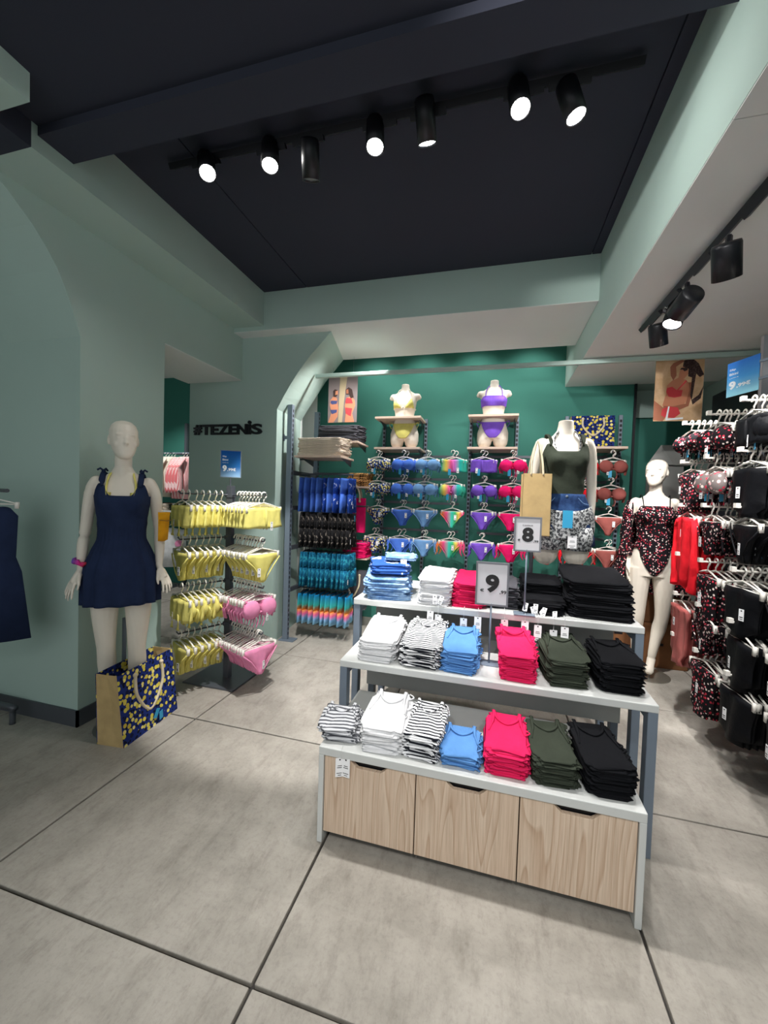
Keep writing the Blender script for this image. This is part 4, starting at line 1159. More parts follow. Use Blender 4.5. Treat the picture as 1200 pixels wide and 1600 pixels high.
def form(kind, loc, col, label, top):
    t = tag(empty('bust_form' if kind == 'bust' else 'hip_form', loc), label, 'mannequin'); s = 0.90
    z0 = min(v.co.z for v in (BM if kind == 'bust' else HMS).vertices)
    hold = empty('form_figure', (0, 0, -z0 * s)); hold.parent = t; hold.scale = (s, s, s)
    put('body', BM if kind == 'bust' else HMS, hold)
    if kind == 'bust' and top == 'band':
        b = shell(lambda p: 1.355 - 0.03 * sm(0.7, 1.2, abs(p)) - 0.03 * sm(1.4, 2.4, abs(p)), lambda p: 1.235, lambda p, z: 0.007 + 0.0015 * math.sin(60 * p), 96, 12).build('bikini_band', col, hold, True, solid=0.002)
        for s_ in (-1, 1):
            g = G(); g.tube(spl([skinpt(s_ * 0.6, 1.34, 0.008), skinpt(s_ * 0.62, 1.42, 0.006), (s_ * 0.055, -0.04, 1.475), (s_ * 0.03, 0.05, 1.50)], 5), 0.005, 5); mapv(g).build('neck_strap', col, b, True)
    elif kind == 'bust':
        for s_ in (-1, 1):
            g = G()
            g.loft([[skinpt(s_ * (0.62 + u * 0.50 * (1.36 - z) / 0.125), z, 0.007) for u in (-1, -0.5, 0, 0.5, 1)] for z in (1.238, 1.26, 1.285, 1.31, 1.335, 1.355)], caps=False, close=False)
            c = mapv(g).build('bikini_cup', col, hold, True, solid=0.003)
            g = G(); g.tube(spl([skinpt(s_ * 0.62, 1.35, 0.007), skinpt(s_ * 0.62, 1.42, 0.006), (s_ * 0.055, -0.04, 1.475), (s_ * 0.03, 0.05, 1.50)], 5), 0.004, 5); mapv(g).build('neck_strap', FB['cream'], c, True)
        g = G(); g.tube([skinpt(a, 1.240, 0.007) for a in [-PI + 2 * PI * k / 40 for k in range(41)]], 0.003, 5)
        g.ball(skinpt(0, 1.25, 0.01), (0.012, 0.006, 0.010), 8, 6); g.tube([skinpt(0.05, 1.24, 0.012), skinpt(0.1, 1.20, 0.016), skinpt(0.06, 1.17, 0.014)], 0.003, 4)
        mapv(g).build('band_string', FB['cream'], hold, True)
    else:
        b = shell(lambda p: 1.0 - 0.02 * math.cos(p), lambda p: 0.80 + 0.175 * sm(0.12, 1.1, abs(p)) * (1 - sm(2.2, 3.0, abs(p))), 0.005, 80, 14).build('bikini_brief', col, hold, True, solid=0.002)
        for s_ in (-1, 1):
            p = skinpt(s_ * 1.45, 0.99, 0.006); g = G()
            g.tube(spl([p, (p[0] + s_ * 0.03, p[1] - 0.02, p[2] + 0.015), (p[0] + s_ * 0.035, p[1] - 0.03, p[2] - 0.02), (p[0] + s_ * 0.015, p[1] - 0.02, p[2] - 0.06)], 3), 0.004, 5); mapv(g).build('side_tie', col, b, True)
    unhold(hold, t)
    return t


def wall_shelf(x0, x1, z, y0=4.08, y1=4.41, th=0.022, label='', m=None):
    t = tag(empty('wall_shelf', ((x0 + x1) / 2, y1, z)), label, 'shelf'); w = (x1 - x0) / 2
    G().box(-w, w, y0 - y1, 0, -th, 0).build('board', m or SHELFW, t, bev=0.002)
    for s in (-1, 1):
        G().prism([(y0 - y1 + 0.1, -th), (0, -th), (0, -th - 0.06)], s * (w - 0.03) - 0.003, s * (w - 0.03) + 0.003, M=SWAP).build('bracket', DMETAL, t)
    return t


def slotted_post(x, y, z0, z1, label, face='-Y', w=0.032, dep=0.03):
    t = tag(empty('wall_upright', (x, y, z0)), label, 'upright')
    G().box(-w / 2, w / 2, -dep / 2, dep / 2, 0, z1 - z0).build('post', METAL, t, bev=0.002)
    g = G(); z = 0.05
    while z < z1 - z0 - 0.03:
        if face == '-Y': g.box(-w / 2 + 0.006, w / 2 - 0.006, -dep / 2 - 0.0008, -dep / 2 + 0.002, z, z + 0.026)
        elif face == '+X': g.box(w / 2 - 0.002, w / 2 + 0.0008, -0.008, 0.008, z, z + 0.026)
        else: g.box(-w / 2 - 0.0008, -w / 2 + 0.002, -0.008, 0.008, z, z + 0.026)
        z += 0.045
    o = g.build('slots', BLKM, t); o['kind'] = 'stuff'
    return t


for k, x in enumerate((-1.215, -0.74, -0.255, 0.215, 0.69, 1.175)):
    slotted_post(x, 4.412, 0.08, 2.27, f'grey slotted upright on the teal wall, {NTH[k]} counted from the arch side')
for x0, x1, a in ((-1.235, -0.745, 'yellow'), (-0.268, 0.21, 'purple')):
    wall_shelf(x0, x1, 2.243, label=f'upper pale wood shelf carrying the bust in {a} bikini top')
    wall_shelf(x0, x1, 1.923, label=f'lower pale wood shelf carrying the hip form in {a} briefs')
    cx = (x0 + x1) / 2 + (0.045 if a == 'yellow' else 0.0)
    form('bust', (cx, 4.22, 2.243), FB[a], f'armless cream bust form wearing a {a} bikini top on upper shelf', 'band' if a == 'purple' else 'tri')
    form('hips', (cx, 4.24, 1.923), FB[a], f'cream hip form wearing {a} bikini briefs on lower shelf', '')
wall_shelf(0.69, 1.16, 1.925, label='pale wood shelf on the teal wall under the small lemon bag')


# ------------------------------------------------------------------ bikinis hung on the teal wall
def wall_arms(xs, zs, y0, y1, label):
    t = tag(empty('display_rail', (xs[0], y1, 0)), label, 'display rail')
    for x in xs:
        for z in zs:
            G().tube([(x - xs[0], 0, z - 0.012), (x - xs[0], y0 - y1, z - 0.012), (x - xs[0], y0 - y1 - 0.01, z + 0.004)], 0.005, 6).build('arm', DMETAL, t)
    for z in zs:
        G().box(-0.05, xs[-1] - xs[0] + 0.05, -0.012, -0.002, z - 0.03, z - 0.005).build('cross_bar', DMETAL, t)
    return t


ZS = (1.876, 1.628, 1.366, 1.065)
CX = (-1.178, -0.905, -0.662, -0.40, -0.10, 0.178, 0.50, 0.79, 1.02)
wall_arms(CX[:4], ZS, 4.02, 4.40, 'dark rails with short arms under the yellow bust form')
wall_arms(CX[4:7], ZS, 4.02, 4.40, 'dark rails with short arms under the purple bust form')
wall_arms(CX[7:], ZS, 4.02, 4.40, 'dark rails with short arms under the small lemon bag')
cols = (('lemon print', LEMONS, ('triangle', 'triangle')), ('royal blue', FB['royal'], ('cup', 'triangle')), ('light blue', FB['light'], ('cup', 'triangle')), ('rainbow', RAINX, ('bandeau', 'triangle')),
        ('purple', FB['purple'], ('bandeau', 'cup')), ('hot pink', FB['hot'], ('cup', 'triangle')), ('red', FB['red'], ('bandeau', 'cup')), ('scarlet', FB['red'], ('cup', 'triangle')), ('satin brown', FB['brown'], ('cup', 'cup')))
ROWN = ('top', 'second', 'third', 'lowest')
for ci, (nm, mt, kinds) in enumerate(cols):
    mb = RAINB if nm == 'rainbow' else mt
    w = 0.235
    for r, z in enumerate(ZS):
        if r < 2: me = bikini_top('bikini_bra', mt, kinds[r], w, ci * 4 + r); n, c, what = 'bikini_bra', 'bikini top', 'bikini top'
        else: me = bikini_bottom('bikini_brief', mb, w, ci * 4 + r, r == 3); n, c, what = 'bikini_brief', 'bikini bottom', 'bikini brief'
        for k in range(2):
            o = garment(me, n, f"{nm} {what}, {'front' if k == 0 else 'rear'} in the {ROWN[r]} row on teal wall", c, f'{nm} bikinis on the teal wall',
                        (CX[ci] + random.uniform(-0.012, 0.012) + 0.02 * k, 4.035 + 0.06 * k, z), random.uniform(-0.16, 0.16), 0.2, ((TAGS, 0.05 * (1 if ci % 2 else -1), -0.03, -0.15, 0.3), (TAGBM, -0.03, -0.03, -0.16, -0.3)) if k == 0 and r < 2 else (((TAGS, 0.04, -0.03, -0.11, 0.2),) if k == 0 else ()))
            o.scale = (1, 1, 1.12)


# ------------------------------------------------------------------ side gondola: arms across the aisle
ZG = (1.94, 1.69, 1.41, 1.09, 0.83, 0.56)
XT = 1.225
gt = tag(empty('wall_gondola', (1.76, 2.5, 0)), 'tall wall fitting of grey uprights, black slats and rows of white tipped arms', 'display fixture')
for k in range(9):
    z = 0.18 + k * 0.24
    G().box(-0.012, 0.03, -1.3, 1.5, z, z + 0.232).build('slat', plain('black_slat', lin(20, 20, 24), 0.35), gt, bev=0.002)
for y in (3.28, 2.9, 2.56, 2.2, 1.82, 1.5):
    G().box(-0.06, -0.02, y - 2.5 - 0.016, y - 2.5 + 0.016, 0.0, 2.55).build('upright', PMETAL, gt)
BAY = (3.03, 2.73, 2.40, 2.04)
for y in BAY:
    for z in ZG:
        a = G().tube([(-0.03, y - 2.5, z - 0.014), (XT - 0.04 - 1.76, y - 2.5, z - 0.014)], 0.006, 6).build('arm', HANG, gt)
        G().box(XT - 0.055 - 1.76, XT - 0.035 - 1.76, y - 2.512, y - 2.488, z - 0.018, z + 0.006).build('arm_tip', HANG, a)
RZ = -PI / 2
BLK1 = [onepiece('swimsuit', FB['satin'], 0.27, 0.27, k) for k in (1, 2)]
BLKB = [bikini_bottom('bikini_brief', FB['satin'], 0.27, k) for k in (3, 4)]
BLKT = [bikini_top('bikini_bra', FB['satin'], 'bandeau', 0.27, k) for k in (5,)] + [bikini_top('bikini_bra', FB['satin'], 'cup', 0.27, 6)]
FLT = [bikini_top('bikini_bra', FLORAL, 'cup', 0.25, 7), bikini_top('bikini_bra', FLORAL, 'triangle', 0.25, 8)]
FLGT = [bikini_top('bikini_bra', FLORALG, 'cup', 0.25, 9)]
FLB = [bikini_bottom('bikini_brief', FLORAL, 0.27, 10), bikini_bottom('bikini_brief', FLORAL, 0.27, 11, True)]
FLO = [onepiece('swimsuit', FLORAL, 0.27, 0.30, 12)]
REDO = [onepiece('swimsuit', FB['red'], 0.30, 0.50, 13, False)]
REDS = [onepiece('swimsuit', FB['red'], 0.30, 0.48, 14, True)]
BRO = [onepiece('swimsuit', plain('satin_brown_fabric', lin(172, 92, 88), 0.35), 0.30, 0.42, 15, False, True)]
RN = ('top', 'second', 'third', 'fourth', 'fifth', 'lowest')
spec = {
    (0, 0): (FLT, 5, 'black floral bikini top', 'bikini_bra', 'bikini top'), (0, 1): (FLO, 5, 'black floral swimsuit', 'swimsuit', 'swimsuit'), (0, 2): (REDS + REDO, 5, 'bright red long swimsuit', 'swimsuit', 'swimsuit'),
    (0, 4): (BRO, 5, 'shiny ruched brown swimsuit', 'swimsuit', 'swimsuit'),
    (1, 0): (FLT, 6, 'black floral bikini top', 'bikini_bra', 'bikini top'), (1, 1): (FLGT + FLT[:1], 6, 'pale floral bikini top', 'bikini_bra', 'bikini top'), (1, 2): (FLB, 7, 'dark floral bikini brief', 'bikini_brief', 'bikini bottom'),
    (1, 3): (FLO, 8, 'black floral swimsuit', 'swimsuit', 'swimsuit'), (1, 4): (FLB, 8, 'black floral bikini brief', 'bikini_brief', 'bikini bottom'), (1, 5): (FLO, 7, 'black floral swimsuit', 'swimsuit', 'swimsuit'),
    (2, 0): (BLKT, 7, 'black bikini top', 'bikini_bra', 'bikini top'), (2, 1): (BLK1, 8, 'black swimsuit', 'swimsuit', 'swimsuit'), (2, 2): (BLKB, 9, 'black bikini brief', 'bikini_brief', 'bikini bottom'),
    (2, 3): (BLK1, 9, 'black swimsuit', 'swimsuit', 'swimsuit'), (2, 4): (BLK1, 8, 'black swimsuit', 'swimsuit', 'swimsuit'), (2, 5): (BLK1, 8, 'black swimsuit', 'swimsuit', 'swimsuit'),
    (3, 0): (BLK1, 5, 'black swimsuit', 'swimsuit', 'swimsuit'), (3, 1): (BLKB, 5, 'black bikini brief', 'bikini_brief', 'bikini bottom'), (3, 2): (BLK1, 6, 'black swimsuit', 'swimsuit', 'swimsuit'),
    (3, 3): (BLKB, 6, 'black bikini brief', 'bikini_brief', 'bikini bottom'), (3, 4): (BLK1, 6, 'black swimsuit', 'swimsuit', 'swimsuit'), (3, 5): (BLK1, 6, 'black swimsuit', 'swimsuit', 'swimsuit')}
BN = ('farthest bay', 'floral bay', 'black bay', 'closest bay')
for (b, r), (pr_, n, what, nm, cat) in spec.items():
    n = min(12, n + 3) if b else n
    row(pr_, n, (XT, BAY[b], ZG[r]), (0.031, 0, 0), RZ, what + ', {} from the tip on the ' + RN[r] + ' arm of the ' + BN[b], nm, cat, f'{what}s, {RN[r]} arm, {BN[b]}', 0.25, 0.006, (0, 1, 2), None, 0.12, (1.08, 1.1, 1.28 if b != 0 else 1.1))


# blue board, picture of the woman and other things at that end
bb = blue_board((1.43, 2.93, 2.19), -1.22, 0.20, 0.21, BLUESKY, 'bright blue price board fixed to the top of the side gondola', False)
G().box(0.10, 0.46, -0.004, 0.004, 0.05, 0.065).build('bracket', METAL, bb)
G().box(0.10, 0.46, -0.004, 0.004, -0.05, -0.035).build('bracket', METAL, bb)

SKT = plain('printed_skin', lin(196, 128, 96), 0.6); SKD = plain('printed_skin_shadow', lin(160, 98, 72), 0.6); HAIR = plain('printed_dark_hair', lin(58, 40, 36), 0.6)
CORAL = plain('printed_coral', lin(206, 60, 66), 0.6); SANDM = patches('printed_sand', lin(206, 168, 128), lin(224, 190, 152), 9, 0.4, 0.6); SCARF = dots('printed_scarf', lin(62, 48, 46), [lin(98, 82, 78), lin(84, 68, 64)], 110, 0.4)
DUSK = plain('printed_dusk', lin(122, 110, 110), 0.6); STONE = plain('printed_stone', lin(176, 158, 128), 0.6); PBLUE = plain('printed_blue', lin(62, 72, 120), 0.6)


def flat(o, pts, mat, lay, w, h):
    """one printed patch, points in 0..1 from the lower left"""
    return G().prism([((x - 0.5) * w, (z - 0.5) * h) for x, z in pts], -0.0022 - 0.0004 * lay, -0.0018).build('printed_shape', mat, o)


pw, ph = 0.335, 0.485
p = tag(empty('beach_poster', (1.385, 3.70, 2.315), 0.02), 'hanging poster of a woman in a coral bikini with sunglasses on sand', 'poster')
G().box(-pw / 2, pw / 2, -0.0015, 0.0015, -ph / 2, ph / 2).build('sheet', SANDM, p)
for q, m, l in (([(0.0, 0.02), (0.0, 0.34), (0.10, 0.28), (0.2, 0.22), (0.3, 0.10), (0.2, 0.0)], SKD, 1), ([(0.18, 0.26), (0.24, 0.44), (0.25, 0.58), (0.36, 0.66), (0.48, 0.70), (0.62, 0.67), (0.72, 0.60), (0.72, 0.46), (0.66, 0.30), (0.55, 0.22), (0.30, 0.18)], SKT, 1),
                ([(0.56, 0.62), (0.70, 0.62), (0.72, 0.50), (0.66, 0.28), (0.40, 0.24), (0.20, 0.25), (0.20, 0.21), (0.50, 0.17), (0.72, 0.24), (0.80, 0.48), (0.76, 0.62)], SKD, 2), ([(0.30, 0.88), (0.36, 0.94), (0.56, 1.0), (0.58, 0.96), (0.42, 0.88), (0.44, 0.74), (0.38, 0.66), (0.32, 0.74)], SKD, 1),
                ([(0.48, 0.68), (0.50, 0.80), (0.56, 0.88), (0.66, 0.88), (0.68, 0.76), (0.60, 0.68)], SKT, 2), ([(0.56, 0.88), (0.58, 0.98), (0.76, 1.0), (0.88, 0.92), (1.0, 0.74), (0.92, 0.70), (0.84, 0.76), (0.78, 0.34), (0.92, 0.42), (1.0, 0.56), (0.96, 0.36), (0.80, 0.26), (0.74, 0.42), (0.76, 0.70), (0.68, 0.72), (0.68, 0.84)], SCARF, 3),
                ([(0.50, 0.83), (0.53, 0.86), (0.66, 0.86), (0.66, 0.82), (0.60, 0.80), (0.56, 0.83)], HAIR, 4), ([(0.24, 0.48), (0.26, 0.54), (0.36, 0.56), (0.46, 0.50), (0.58, 0.50), (0.56, 0.40), (0.42, 0.38), (0.30, 0.40)], CORAL, 3),
                ([(0.46, 0.50), (0.49, 0.50), (0.66, 0.64), (0.64, 0.66)], CORAL, 4), ([(0.16, 0.10), (0.18, 0.20), (0.30, 0.24), (0.50, 0.22), (0.56, 0.12), (0.44, 0.05), (0.24, 0.06)], CORAL, 3), ([(0.26, 0.06), (0.30, 0.24), (0.33, 0.24), (0.30, 0.04), (0.62, 0.06), (0.62, 0.03), (0.26, 0.01)], WHT, 4)):
    flat(p, q, m, l, pw, ph)
G().tube([(-0.1, 0, ph / 2), (-0.1, 0, 2.575 - 2.315)], 0.0012, 4).build('hanging_wire', METAL, p); G().tube([(0.1, 0, ph / 2), (0.1, 0, 2.575 - 2.315)], 0.0012, 4).build('hanging_wire', METAL, p)

# poster with two women beside the arch
pw, ph = 0.315, 0.50
p = tag(empty('couple_poster', (-1.525, 3.88, 2.40), 0.0), 'poster of two women in blue and coral bikinis before stone pillars', 'poster')
G().box(-pw / 2, pw / 2, -0.0015, 0.0015, -ph / 2, ph / 2).build('sheet', DUSK, p)
for q, m, l in (([(0.40, 1.0), (0.66, 1.0), (0.56, 0.5), (0.50, 0.0), (0.36, 0.0)], STONE, 1), ([(0.02, 0.0), (0.12, 0.20), (0.06, 0.36), (0.08, 0.46), (0.18, 0.54), (0.30, 0.50), (0.36, 0.30), (0.34, 0.12), (0.20, 0.0)], SKT, 2), ([(0.18, 0.52), (0.16, 0.64), (0.22, 0.68), (0.32, 0.66), (0.32, 0.56), (0.26, 0.52)], HAIR, 2), ([(0.24, 0.56), (0.25, 0.64), (0.33, 0.65), (0.33, 0.57)], SKT, 3),
                ([(0.08, 0.40), (0.10, 0.45), (0.32, 0.44), (0.30, 0.38), (0.14, 0.37)], PBLUE, 3), ([(0.08, 0.26), (0.32, 0.26), (0.30, 0.20), (0.14, 0.17)], PBLUE, 3), ([(0.60, 0.0), (0.62, 0.2), (0.58, 0.34), (0.64, 0.50), (0.80, 0.52), (0.92, 0.44), (0.94, 0.34), (0.84, 0.18), (0.92, 0.0)], SKT, 2),
                ([(0.62, 0.56), (0.60, 0.66), (0.70, 0.71), (0.82, 0.66), (0.88, 0.50), (0.78, 0.48), (0.72, 0.56)], HAIR, 3), ([(0.62, 0.58), (0.62, 0.66), (0.69, 0.67), (0.70, 0.58)], SKD, 4), ([(0.60, 0.42), (0.64, 0.50), (0.80, 0.48), (0.86, 0.38), (0.62, 0.38)], CORAL, 3), ([(0.60, 0.30), (0.84, 0.28), (0.80, 0.12), (0.72, 0.14), (0.62, 0.18)], CORAL, 3)):
    flat(p, q, m, l, pw, ph)
for x in (-0.11, 0.11):
    G().tube([(x, 0, ph / 2 - 0.02), (x, 0, ph / 2 + 0.18)], 0.0012, 4).build('hanging_wire', METAL, p); G().ball((x, -0.003, ph / 2 - 0.02), 0.006, 8, 5).build('eyelet', METAL, p)

# grey gabled column behind the mannequin, pink knit, cartons
c = tag(empty('gabled_column', (1.69, 4.60, 0)), 'grey column with a sloped gable top behind the mannequin in florals', 'column')
G().box(-0.19, 0.09, -0.06, 0.06, 0, 1.80).build('shaft', GREYP, c)
g = G(); g.loft([[(-0.24, -0.10, 1.80), (-0.02, -0.12, 1.80), (-0.13, -0.11, 1.99)], [(-0.02, 0.06, 1.80), (0.18, 0.06, 1.80), (0.06, 0.06, 1.99)]])
g.loft([[(-0.02, -0.12, 1.80), (0.17, -0.10, 1.80), (0.05, -0.09, 1.99), (-0.13, -0.11, 1.99)], [(-0.02, -0.11, 1.795), (0.17, -0.09, 1.795), (0.05, -0.08, 1.985), (-0.13, -0.10, 1.985)]])
g.build('gable_roof', GREYP, c)
g = G(); cloth(g, [(0, -0.085, 0.085), (-0.12, -0.085, 0.085), (-0.26, -0.07, 0.06), (-0.32, -0.03, 0.0)], 0.012, 8, 0.003, 60)
o = g.build('knit_top_garment', FUZZ, None, True, loc=(1.83, 4.2, 1.64)); tag(o, 'hot pink textured knit hanging behind the floral mannequin shoulder', 'knitwear')
G().tube([(0, 0, -0.004), (0, 0.49, -0.0)], 0.006, 6).build('hook_arm', DMETAL, o)
G().box(0.04, 0.10, -0.018, -0.012, -0.31, -0.2).build('price_tag', KRAFT, o)
for k, (x, y, z, w, d, h, lab) in enumerate(((1.44, 4.12, 0.0, 0.21, 0.2, 0.385, 'lower brown cardboard box behind the mannequin in florals'), (1.43, 4.14, 0.387, 0.22, 0.2, 0.33, 'upper brown cardboard box behind the mannequin in florals'), (1.15, 4.2, 0.0, 0.16, 0.16, 0.45, 'narrow brown cardboard box standing by the end of the teal wall'))):
    o = tag(empty('cardboard_box', (x, y, z), 0.03 * k), lab, 'box')
    G().box(-w, w, -d, d, 0, h).build('carton', CARD, o, bev=0.004)
    G().box(-w - 0.0006, w + 0.0006, -0.03, 0.03, 0.002, h + 0.0008).build('packing_tape', plain('tan_tape', lin(160, 120, 84), 0.35), o)
    G().box(-0.05, 0.02, -d - 0.0015, -d, h * 0.5, h * 0.56).build('printed_mark', BLKM, o)


# ------------------------------------------------------------------ lemon totes
def tote(loc, rz, w, h, d, lean, label, mat, side=KRAFT, drop=0.62, tagc=True):
    """wide front faces -Y; w width, h height, d depth at the bottom"""
    t = tag(empty('tote_bag', loc, rz), label, 'bag')
    dt = d * 0.80
    for s in (-1, 1):
        y0, y1 = s * d / 2, s * dt / 2 + lean
        n = 6; g = G()
        g.loft([[(-w / 2, y0 + (y1 - y0) * k / n, h * k / n), (w / 2, y0 + (y1 - y0) * k / n, h * k / n), (w / 2, y0 + (y1 - y0) * k / n - s * 0.004, h * k / n), (-w / 2, y0 + (y1 - y0) * k / n - s * 0.004, h * k / n)] for k in range(n + 1)])
        g.build('printed_panel', mat, t)
        g = G(); x1 = s * w / 2
        g.loft([[(x1, -d / 2 + 0.004 + (-(dt - d) / 2 + lean) * q, h * q), (x1 - s * 0.022 * math.sin(PI * min(1, q * 1.1)), lean * q, h * q), (x1, d / 2 - 0.004 + ((dt - d) / 2 + lean) * q, h * q), (x1 - s * 0.004, d / 2 - 0.006 + ((dt - d) / 2 + lean) * q, h * q), (x1 - s * (0.026 * math.sin(PI * min(1, q * 1.1)) + 0.002), lean * q, h * q), (x1 - s * 0.004, -d / 2 + 0.006 + (-(dt - d) / 2 + lean) * q, h * q)] for q in (0, 0.2, 0.45, 0.7, 1.0)])
        g.build('side_gusset', side, t)
        yh = y1 - (y1 - y0) * 0.1 + s * 0.008
        g = G(); g.tube(spl([(-w * 0.24, yh, h * 0.90), (-w * 0.23, yh + s * 0.012, h * (0.90 - drop * 0.5)), (0.0, yh + s * 0.016, h * (0.90 - drop)), (w * 0.23, yh + s * 0.012, h * (0.90 - drop * 0.5)), (w * 0.24, yh, h * 0.90)], 6), 0.009, 7)
        for q in (-1, 1): g.ball((q * w * 0.24, yh, h * 0.90), 0.013, 8, 6)
        g.build('rope_handle', ROPE, t, True)
    G().box(-w / 2 + 0.004, w / 2 - 0.004, -d / 2 + 0.004, d / 2 - 0.004, 0, 0.006).build('base', side, t)
    if tagc:
        put('brand_tag', TAGBM, t, (w * 0.06, -d / 2 - 0.012, h * 0.26), (0.1, 0.35, 0)); put('brand_tag', TAGBM, t, (w * 0.10, -d / 2 - 0.016, h * 0.20), (0.1, -0.2, 0))
    return t


tote((-1.955, 1.88, 0.0), PI / 2 + 0.09, 0.42, 0.385, 0.17, 0.03, 'large navy lemon print tote with kraft sides on the floor by the sundress mannequin', LEMON)
tote((0.885, 4.25, 1.925), 0.02, 0.375, 0.305, 0.12, 0.0, 'small navy lemon print tote with rope handle on the wall shelf', LEMON, drop=0.52, tagc=False)


# ------------------------------------------------------------------ swim trunk fixture beside the arch
for x, y, h, lab in ((-1.868, 3.44, 2.235, 'tall dark grey slotted upright standing in front of the arch jamb'), (-1.865, 4.02, 2.29, 'grey slotted upright behind the trunks against the pale side wall')):
    u = slotted_post(x, y, 0.0, h, lab, '+X', 0.05, 0.045)
    if y < 3.6:
        G().tube([(-0.03, 0, 1.93), (-0.075, 0, 1.93)], 0.016, 8).build('wall_strut', METAL, u); G().tube([(-0.07, 0, 1.93), (-0.085, 0, 1.93)], 0.035, 14).build('strut_flange', METAL, u)
    G().box(-0.05, 0.10, -0.05, 0.05, 0, 0.01).build('foot', METAL, u)
ft = tag(empty('trunk_display_frame', (-1.85, 3.62, 0)), 'grey rails and arms carrying rows of swim trunks beside the arch', 'display fixture')
ROWS = ((1.60, 'royal blue', (FB['royal'], PALM), 9, 0.062), (1.265, 'black leaf print', (CAMO,), 11, 0.047), (0.885, 'teal leaf print', (TEALP,), 11, 0.047), (0.48, 'sunset striped', (MULTI,), 9, 0.06))
for z, nm, mats, n, st in ROWS:
    G().tube([(0, 0, z), (0.56, 0, z)], 0.008, 6).build('arm', DMETAL, ft)
    G().box(-0.012, 0.012, -0.16, 0.40, z - 0.02, z + 0.02).build('cross_rail', DMETAL, ft)
    G().tube([(0, 0.34, z + 0.03), (0.62, 0.34, z + 0.03)], 0.008, 6).build('arm', DMETAL, ft)
    ms = [trunks('swim_trunks', m, 0.29, 0.36 if z > 0.5 else 0.31, k) for k, m in enumerate(mats)]
    for i in range(n):
        o = put('swim_trunks', ms[0 if len(ms) == 1 else (0 if i % 9 > 4 else (1 if i % 2 == 0 else 0))], None, (-1.85 + 0.55 - st * i, 3.62 + random.uniform(-0.008, 0.008), z - 0.006), (0, 0, PI / 2 + random.uniform(-0.12, 0.12)))
        tag(o, f'{nm} swim trunks, {NTH[i]} from the tip of their rail', 'swim trunks', f'{nm} swim trunks on the rail')
        g = G(); g.tube([(0, 0, 0.0), (0, 0, -0.04)], 0.004, 5); g.box(-0.10, 0.10, -0.006, 0.006, -0.045, -0.030); g.build('clip_hanger', DMETAL, o)
        if i % 2 == 0: put('brand_tag', TAGBM, o, (0.01, -0.03, -0.05), (0, 0, 0.2))
        if i % 3 == 0: put('size_tag', TAGS, o, (-0.09, -0.03, -0.27), (0, 0, 0.2))
# folded piles on the shelves of that fixture
s1 = wall_shelf(-1.80, -1.33, 1.755, 3.42, 3.78, 0.02, 'pale wood shelf holding the beige folded shirts'); s1.location = (-1.59, 3.80, 1.765)
G().box(-0.26, -0.23, -0.2, -0.17, -0.03, 0.01).build('shelf_clip', DMETAL, s1)
stack(-1.59, 3.46, 1.766, 0.45, 0.30, 7, 0.024, FB['beige'], 'beige folded T-shirt', 'on the shelf', 'beige shirts on the shelf', 0.15, 41, False, 0.0, jit=0.008)
s2 = wall_shelf(-1.78, -1.33, 1.975, 3.84, 4.2, 0.02, 'pale wood shelf holding the black folded shirts below the poster'); s2.location = (-1.56, 4.20, 1.955)
stack(-1.565, 3.86, 1.956, 0.45, 0.30, 7, 0.024, FB['charcoal'], 'black folded T-shirt', 'below the poster', 'black shirts on the shelf', 0.15, 42, False, 0.0, jit=0.008)
s3 = wall_shelf(-1.45, -1.20, 1.52, 3.9, 4.2, 0.018, 'small shelf with leopard print folded shorts'); s3.location = (-1.36, 4.22, 1.50)
stack(-1.36, 3.93, 1.501, 0.22, 0.24, 6, 0.023, LEOP, 'leopard print folded shorts', 'on a small shelf', 'leopard shorts on the shelf', 0.1, 43, False, 0.0, 'folded_shorts', 0.006, 'folded shorts')
s4 = wall_shelf(-1.45, -1.18, 0.80, 3.9, 4.2, 0.018, 'small shelf with hot pink folded towels'); s4.location = (-1.36, 4.22, 0.76)
stack(-1.36, 3.90, 0.761, 0.25, 0.26, 6, 0.026, FB['hot'], 'hot pink folded towel', 'on a small shelf', 'hot pink towels on the shelf', 0.1, 44, False, 0.0, 'folded_towel', 0.006, 'folded towels')
tb = tote((-1.39, 3.99, 1.02), 0.1, 0.21, 0.36, 0.07, 0.0, 'hot pink tote bag hung on the rail behind the black trunks', FB['hot'], FB['hot'], drop=-0.5, tagc=False)
tb = tote((-1.37, 3.97, 0.22), 0.12, 0.26, 0.40, 0.10, 0.0, 'black tote bag with cream rope handles hung below the pink towels', FB['charcoal'], FB['charcoal'], drop=0.55)
put('brand_tag', TAGBM, tb, (-0.07, -0.09, 0.06), (0, 0, 0)).scale = (1.6, 1, 1.6)

# ------------------------------------------------------------------ things at the far side of the passage and by the near arch
nr = tag(empty('garment_rail', (-2.75, 1.60, 0)), 'low dark tube rail partly in view by the arch jamb', 'clothes rack')
G().tube(spl([(0.10, 0.06, 0.0), (0.10, 0.06, 0.085), (0.07, 0.06, 0.10), (-0.6, 0.06, 0.10)], 4), 0.015, 8).build('foot_tube', DMETAL, nr, True)
G().tube([(-0.3, 0.06, 0.10), (-0.3, 0.06, 1.40)], 0.015, 8).build('post', DMETAL, nr); G().tube([(-0.3, 0.06, 1.36), (0.38, -0.14, 1.36)], 0.010, 8).build('rail', DMETAL, nr)
dm = G(); cloth(dm, [(-0.10, -0.10, 0.10), (-0.14, -0.13, 0.13), (-0.36, -0.12, 0.12), (-0.44, -0.14, 0.14), (-0.80, -0.19, 0.19)], 0.05, 18, 0.012, 42)
o = garment(dm.mesh('navy_dress', FB['navy'], True), 'navy_dress', 'navy sundress on a white hanger, cut by the picture edge near the arch', 'dress', None, (-2.53, 1.47, 1.37), 0.6, 0.25)

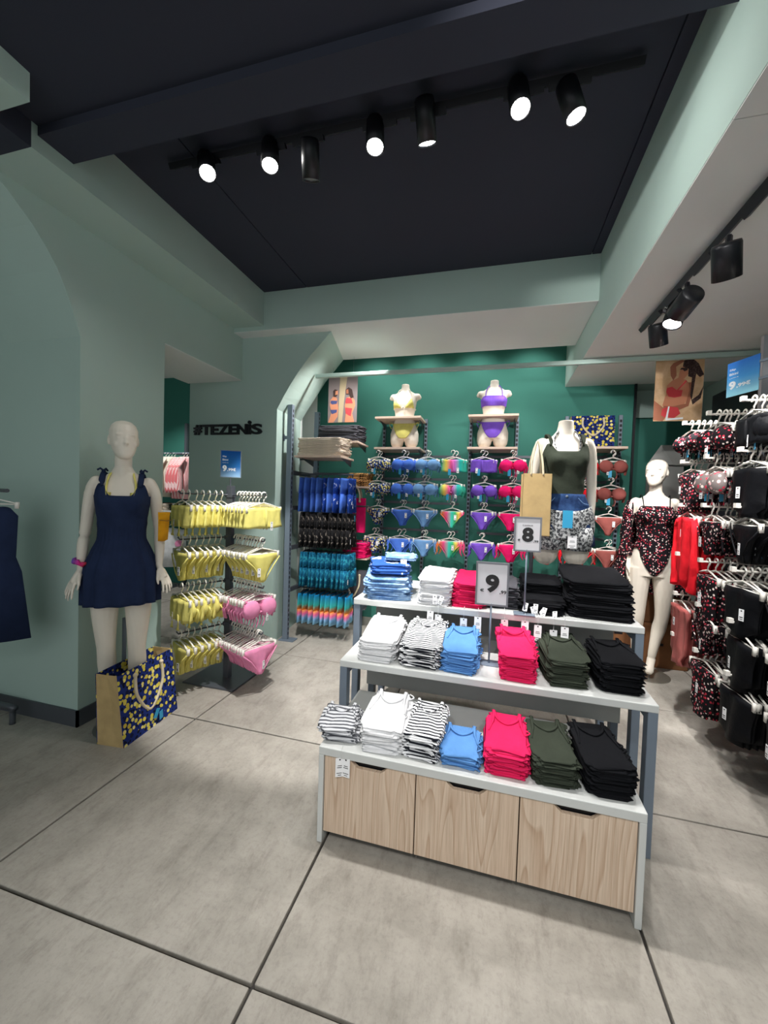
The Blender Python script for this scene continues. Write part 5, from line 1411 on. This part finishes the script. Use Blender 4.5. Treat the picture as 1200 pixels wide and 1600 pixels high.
rk = tag(empty('clothes_rack', (-4.42, 4.72, 0)), 'steel rail with a shelf in the bright room beyond the passage', 'clothes rack')
G().tube([(-0.8, 0, 1.93), (0.6, 0, 1.93)], 0.012, 8).build('top_rail', METAL, rk); G().tube([(-0.8, 0, 0.92), (0.6, 0, 0.92)], 0.012, 8).build('lower_rail', METAL, rk)
G().box(-0.8, 0.6, -0.2, 0.2, 1.10, 1.125).build('shelf_board', WHITE, rk)
for x in (-0.75, 0.0, 0.55):
    G().box(x - 0.02, x + 0.02, 0.26, 0.30, 0, 2.4).build('upright', DMETAL, rk); G().box(x - 0.012, x + 0.012, -0.02, 0.27, 1.92, 1.94).build('support_arm', DMETAL, rk); G().box(x - 0.012, x + 0.012, -0.02, 0.27, 0.91, 0.93).build('support_arm', DMETAL, rk); G().box(x - 0.02, x + 0.02, -0.35, 0.28, 0.0, 0.03).build('foot', DMETAL, rk)
SH1, SH2 = shirt('cotton_shirt', FB['cream'], 0.42, 0.62, 1, True), shirt('cotton_shirt', PSTRIPE, 0.42, 0.64, 2, True)
SH3 = shirt('cotton_shirt', FB['white'], 0.44, 0.60, 3)
for i in range(8):
    o = garment(SH1 if i < 4 else SH2, 'cotton_shirt', f"{'cream' if i < 4 else 'pink striped'} shirt on the upper rail of the far room, {NTH[i if i < 4 else i - 4]} of its colour", 'shirt', 'cream shirts on the far rail' if i < 4 else 'pink striped shirts on the far rail', ((-4.52 + 0.05 * i) if i < 4 else (-4.21 + 0.05 * (i - 4)), 4.72, 1.93), 1.5, 0.3)
for i in range(4):
    o = garment(SH3, 'cotton_shirt', f'white T-shirt on the lower rail of the far room, {NTH[i]} from the passage wall', 'shirt', 'white T-shirts on the far rail', (-4.38 - 0.07 * i, 4.70, 0.92), 0.75, 0.3)
    if i == 0:
        G().ball((0.09, -0.047, -0.27), (0.05, 0.004, 0.05), 10, 6).build('printed_motif', FB['lightpink'], o)
for k, (x, m, lab) in enumerate(((-4.62, FB['brown'], 'brown'), (-4.40, FB['beige'], 'pale beige'), (-4.22, FB['olive'], 'dark olive'))):
    stack(x, 4.56, 1.126, 0.2, 0.28, 3, 0.03, m, f'{lab} folded jumper', 'in the far room', f'{lab} jumpers in the far room', 0.1, 60 + k, False, 0.0, 'folded_jumper', 0.008, 'folded jumpers')
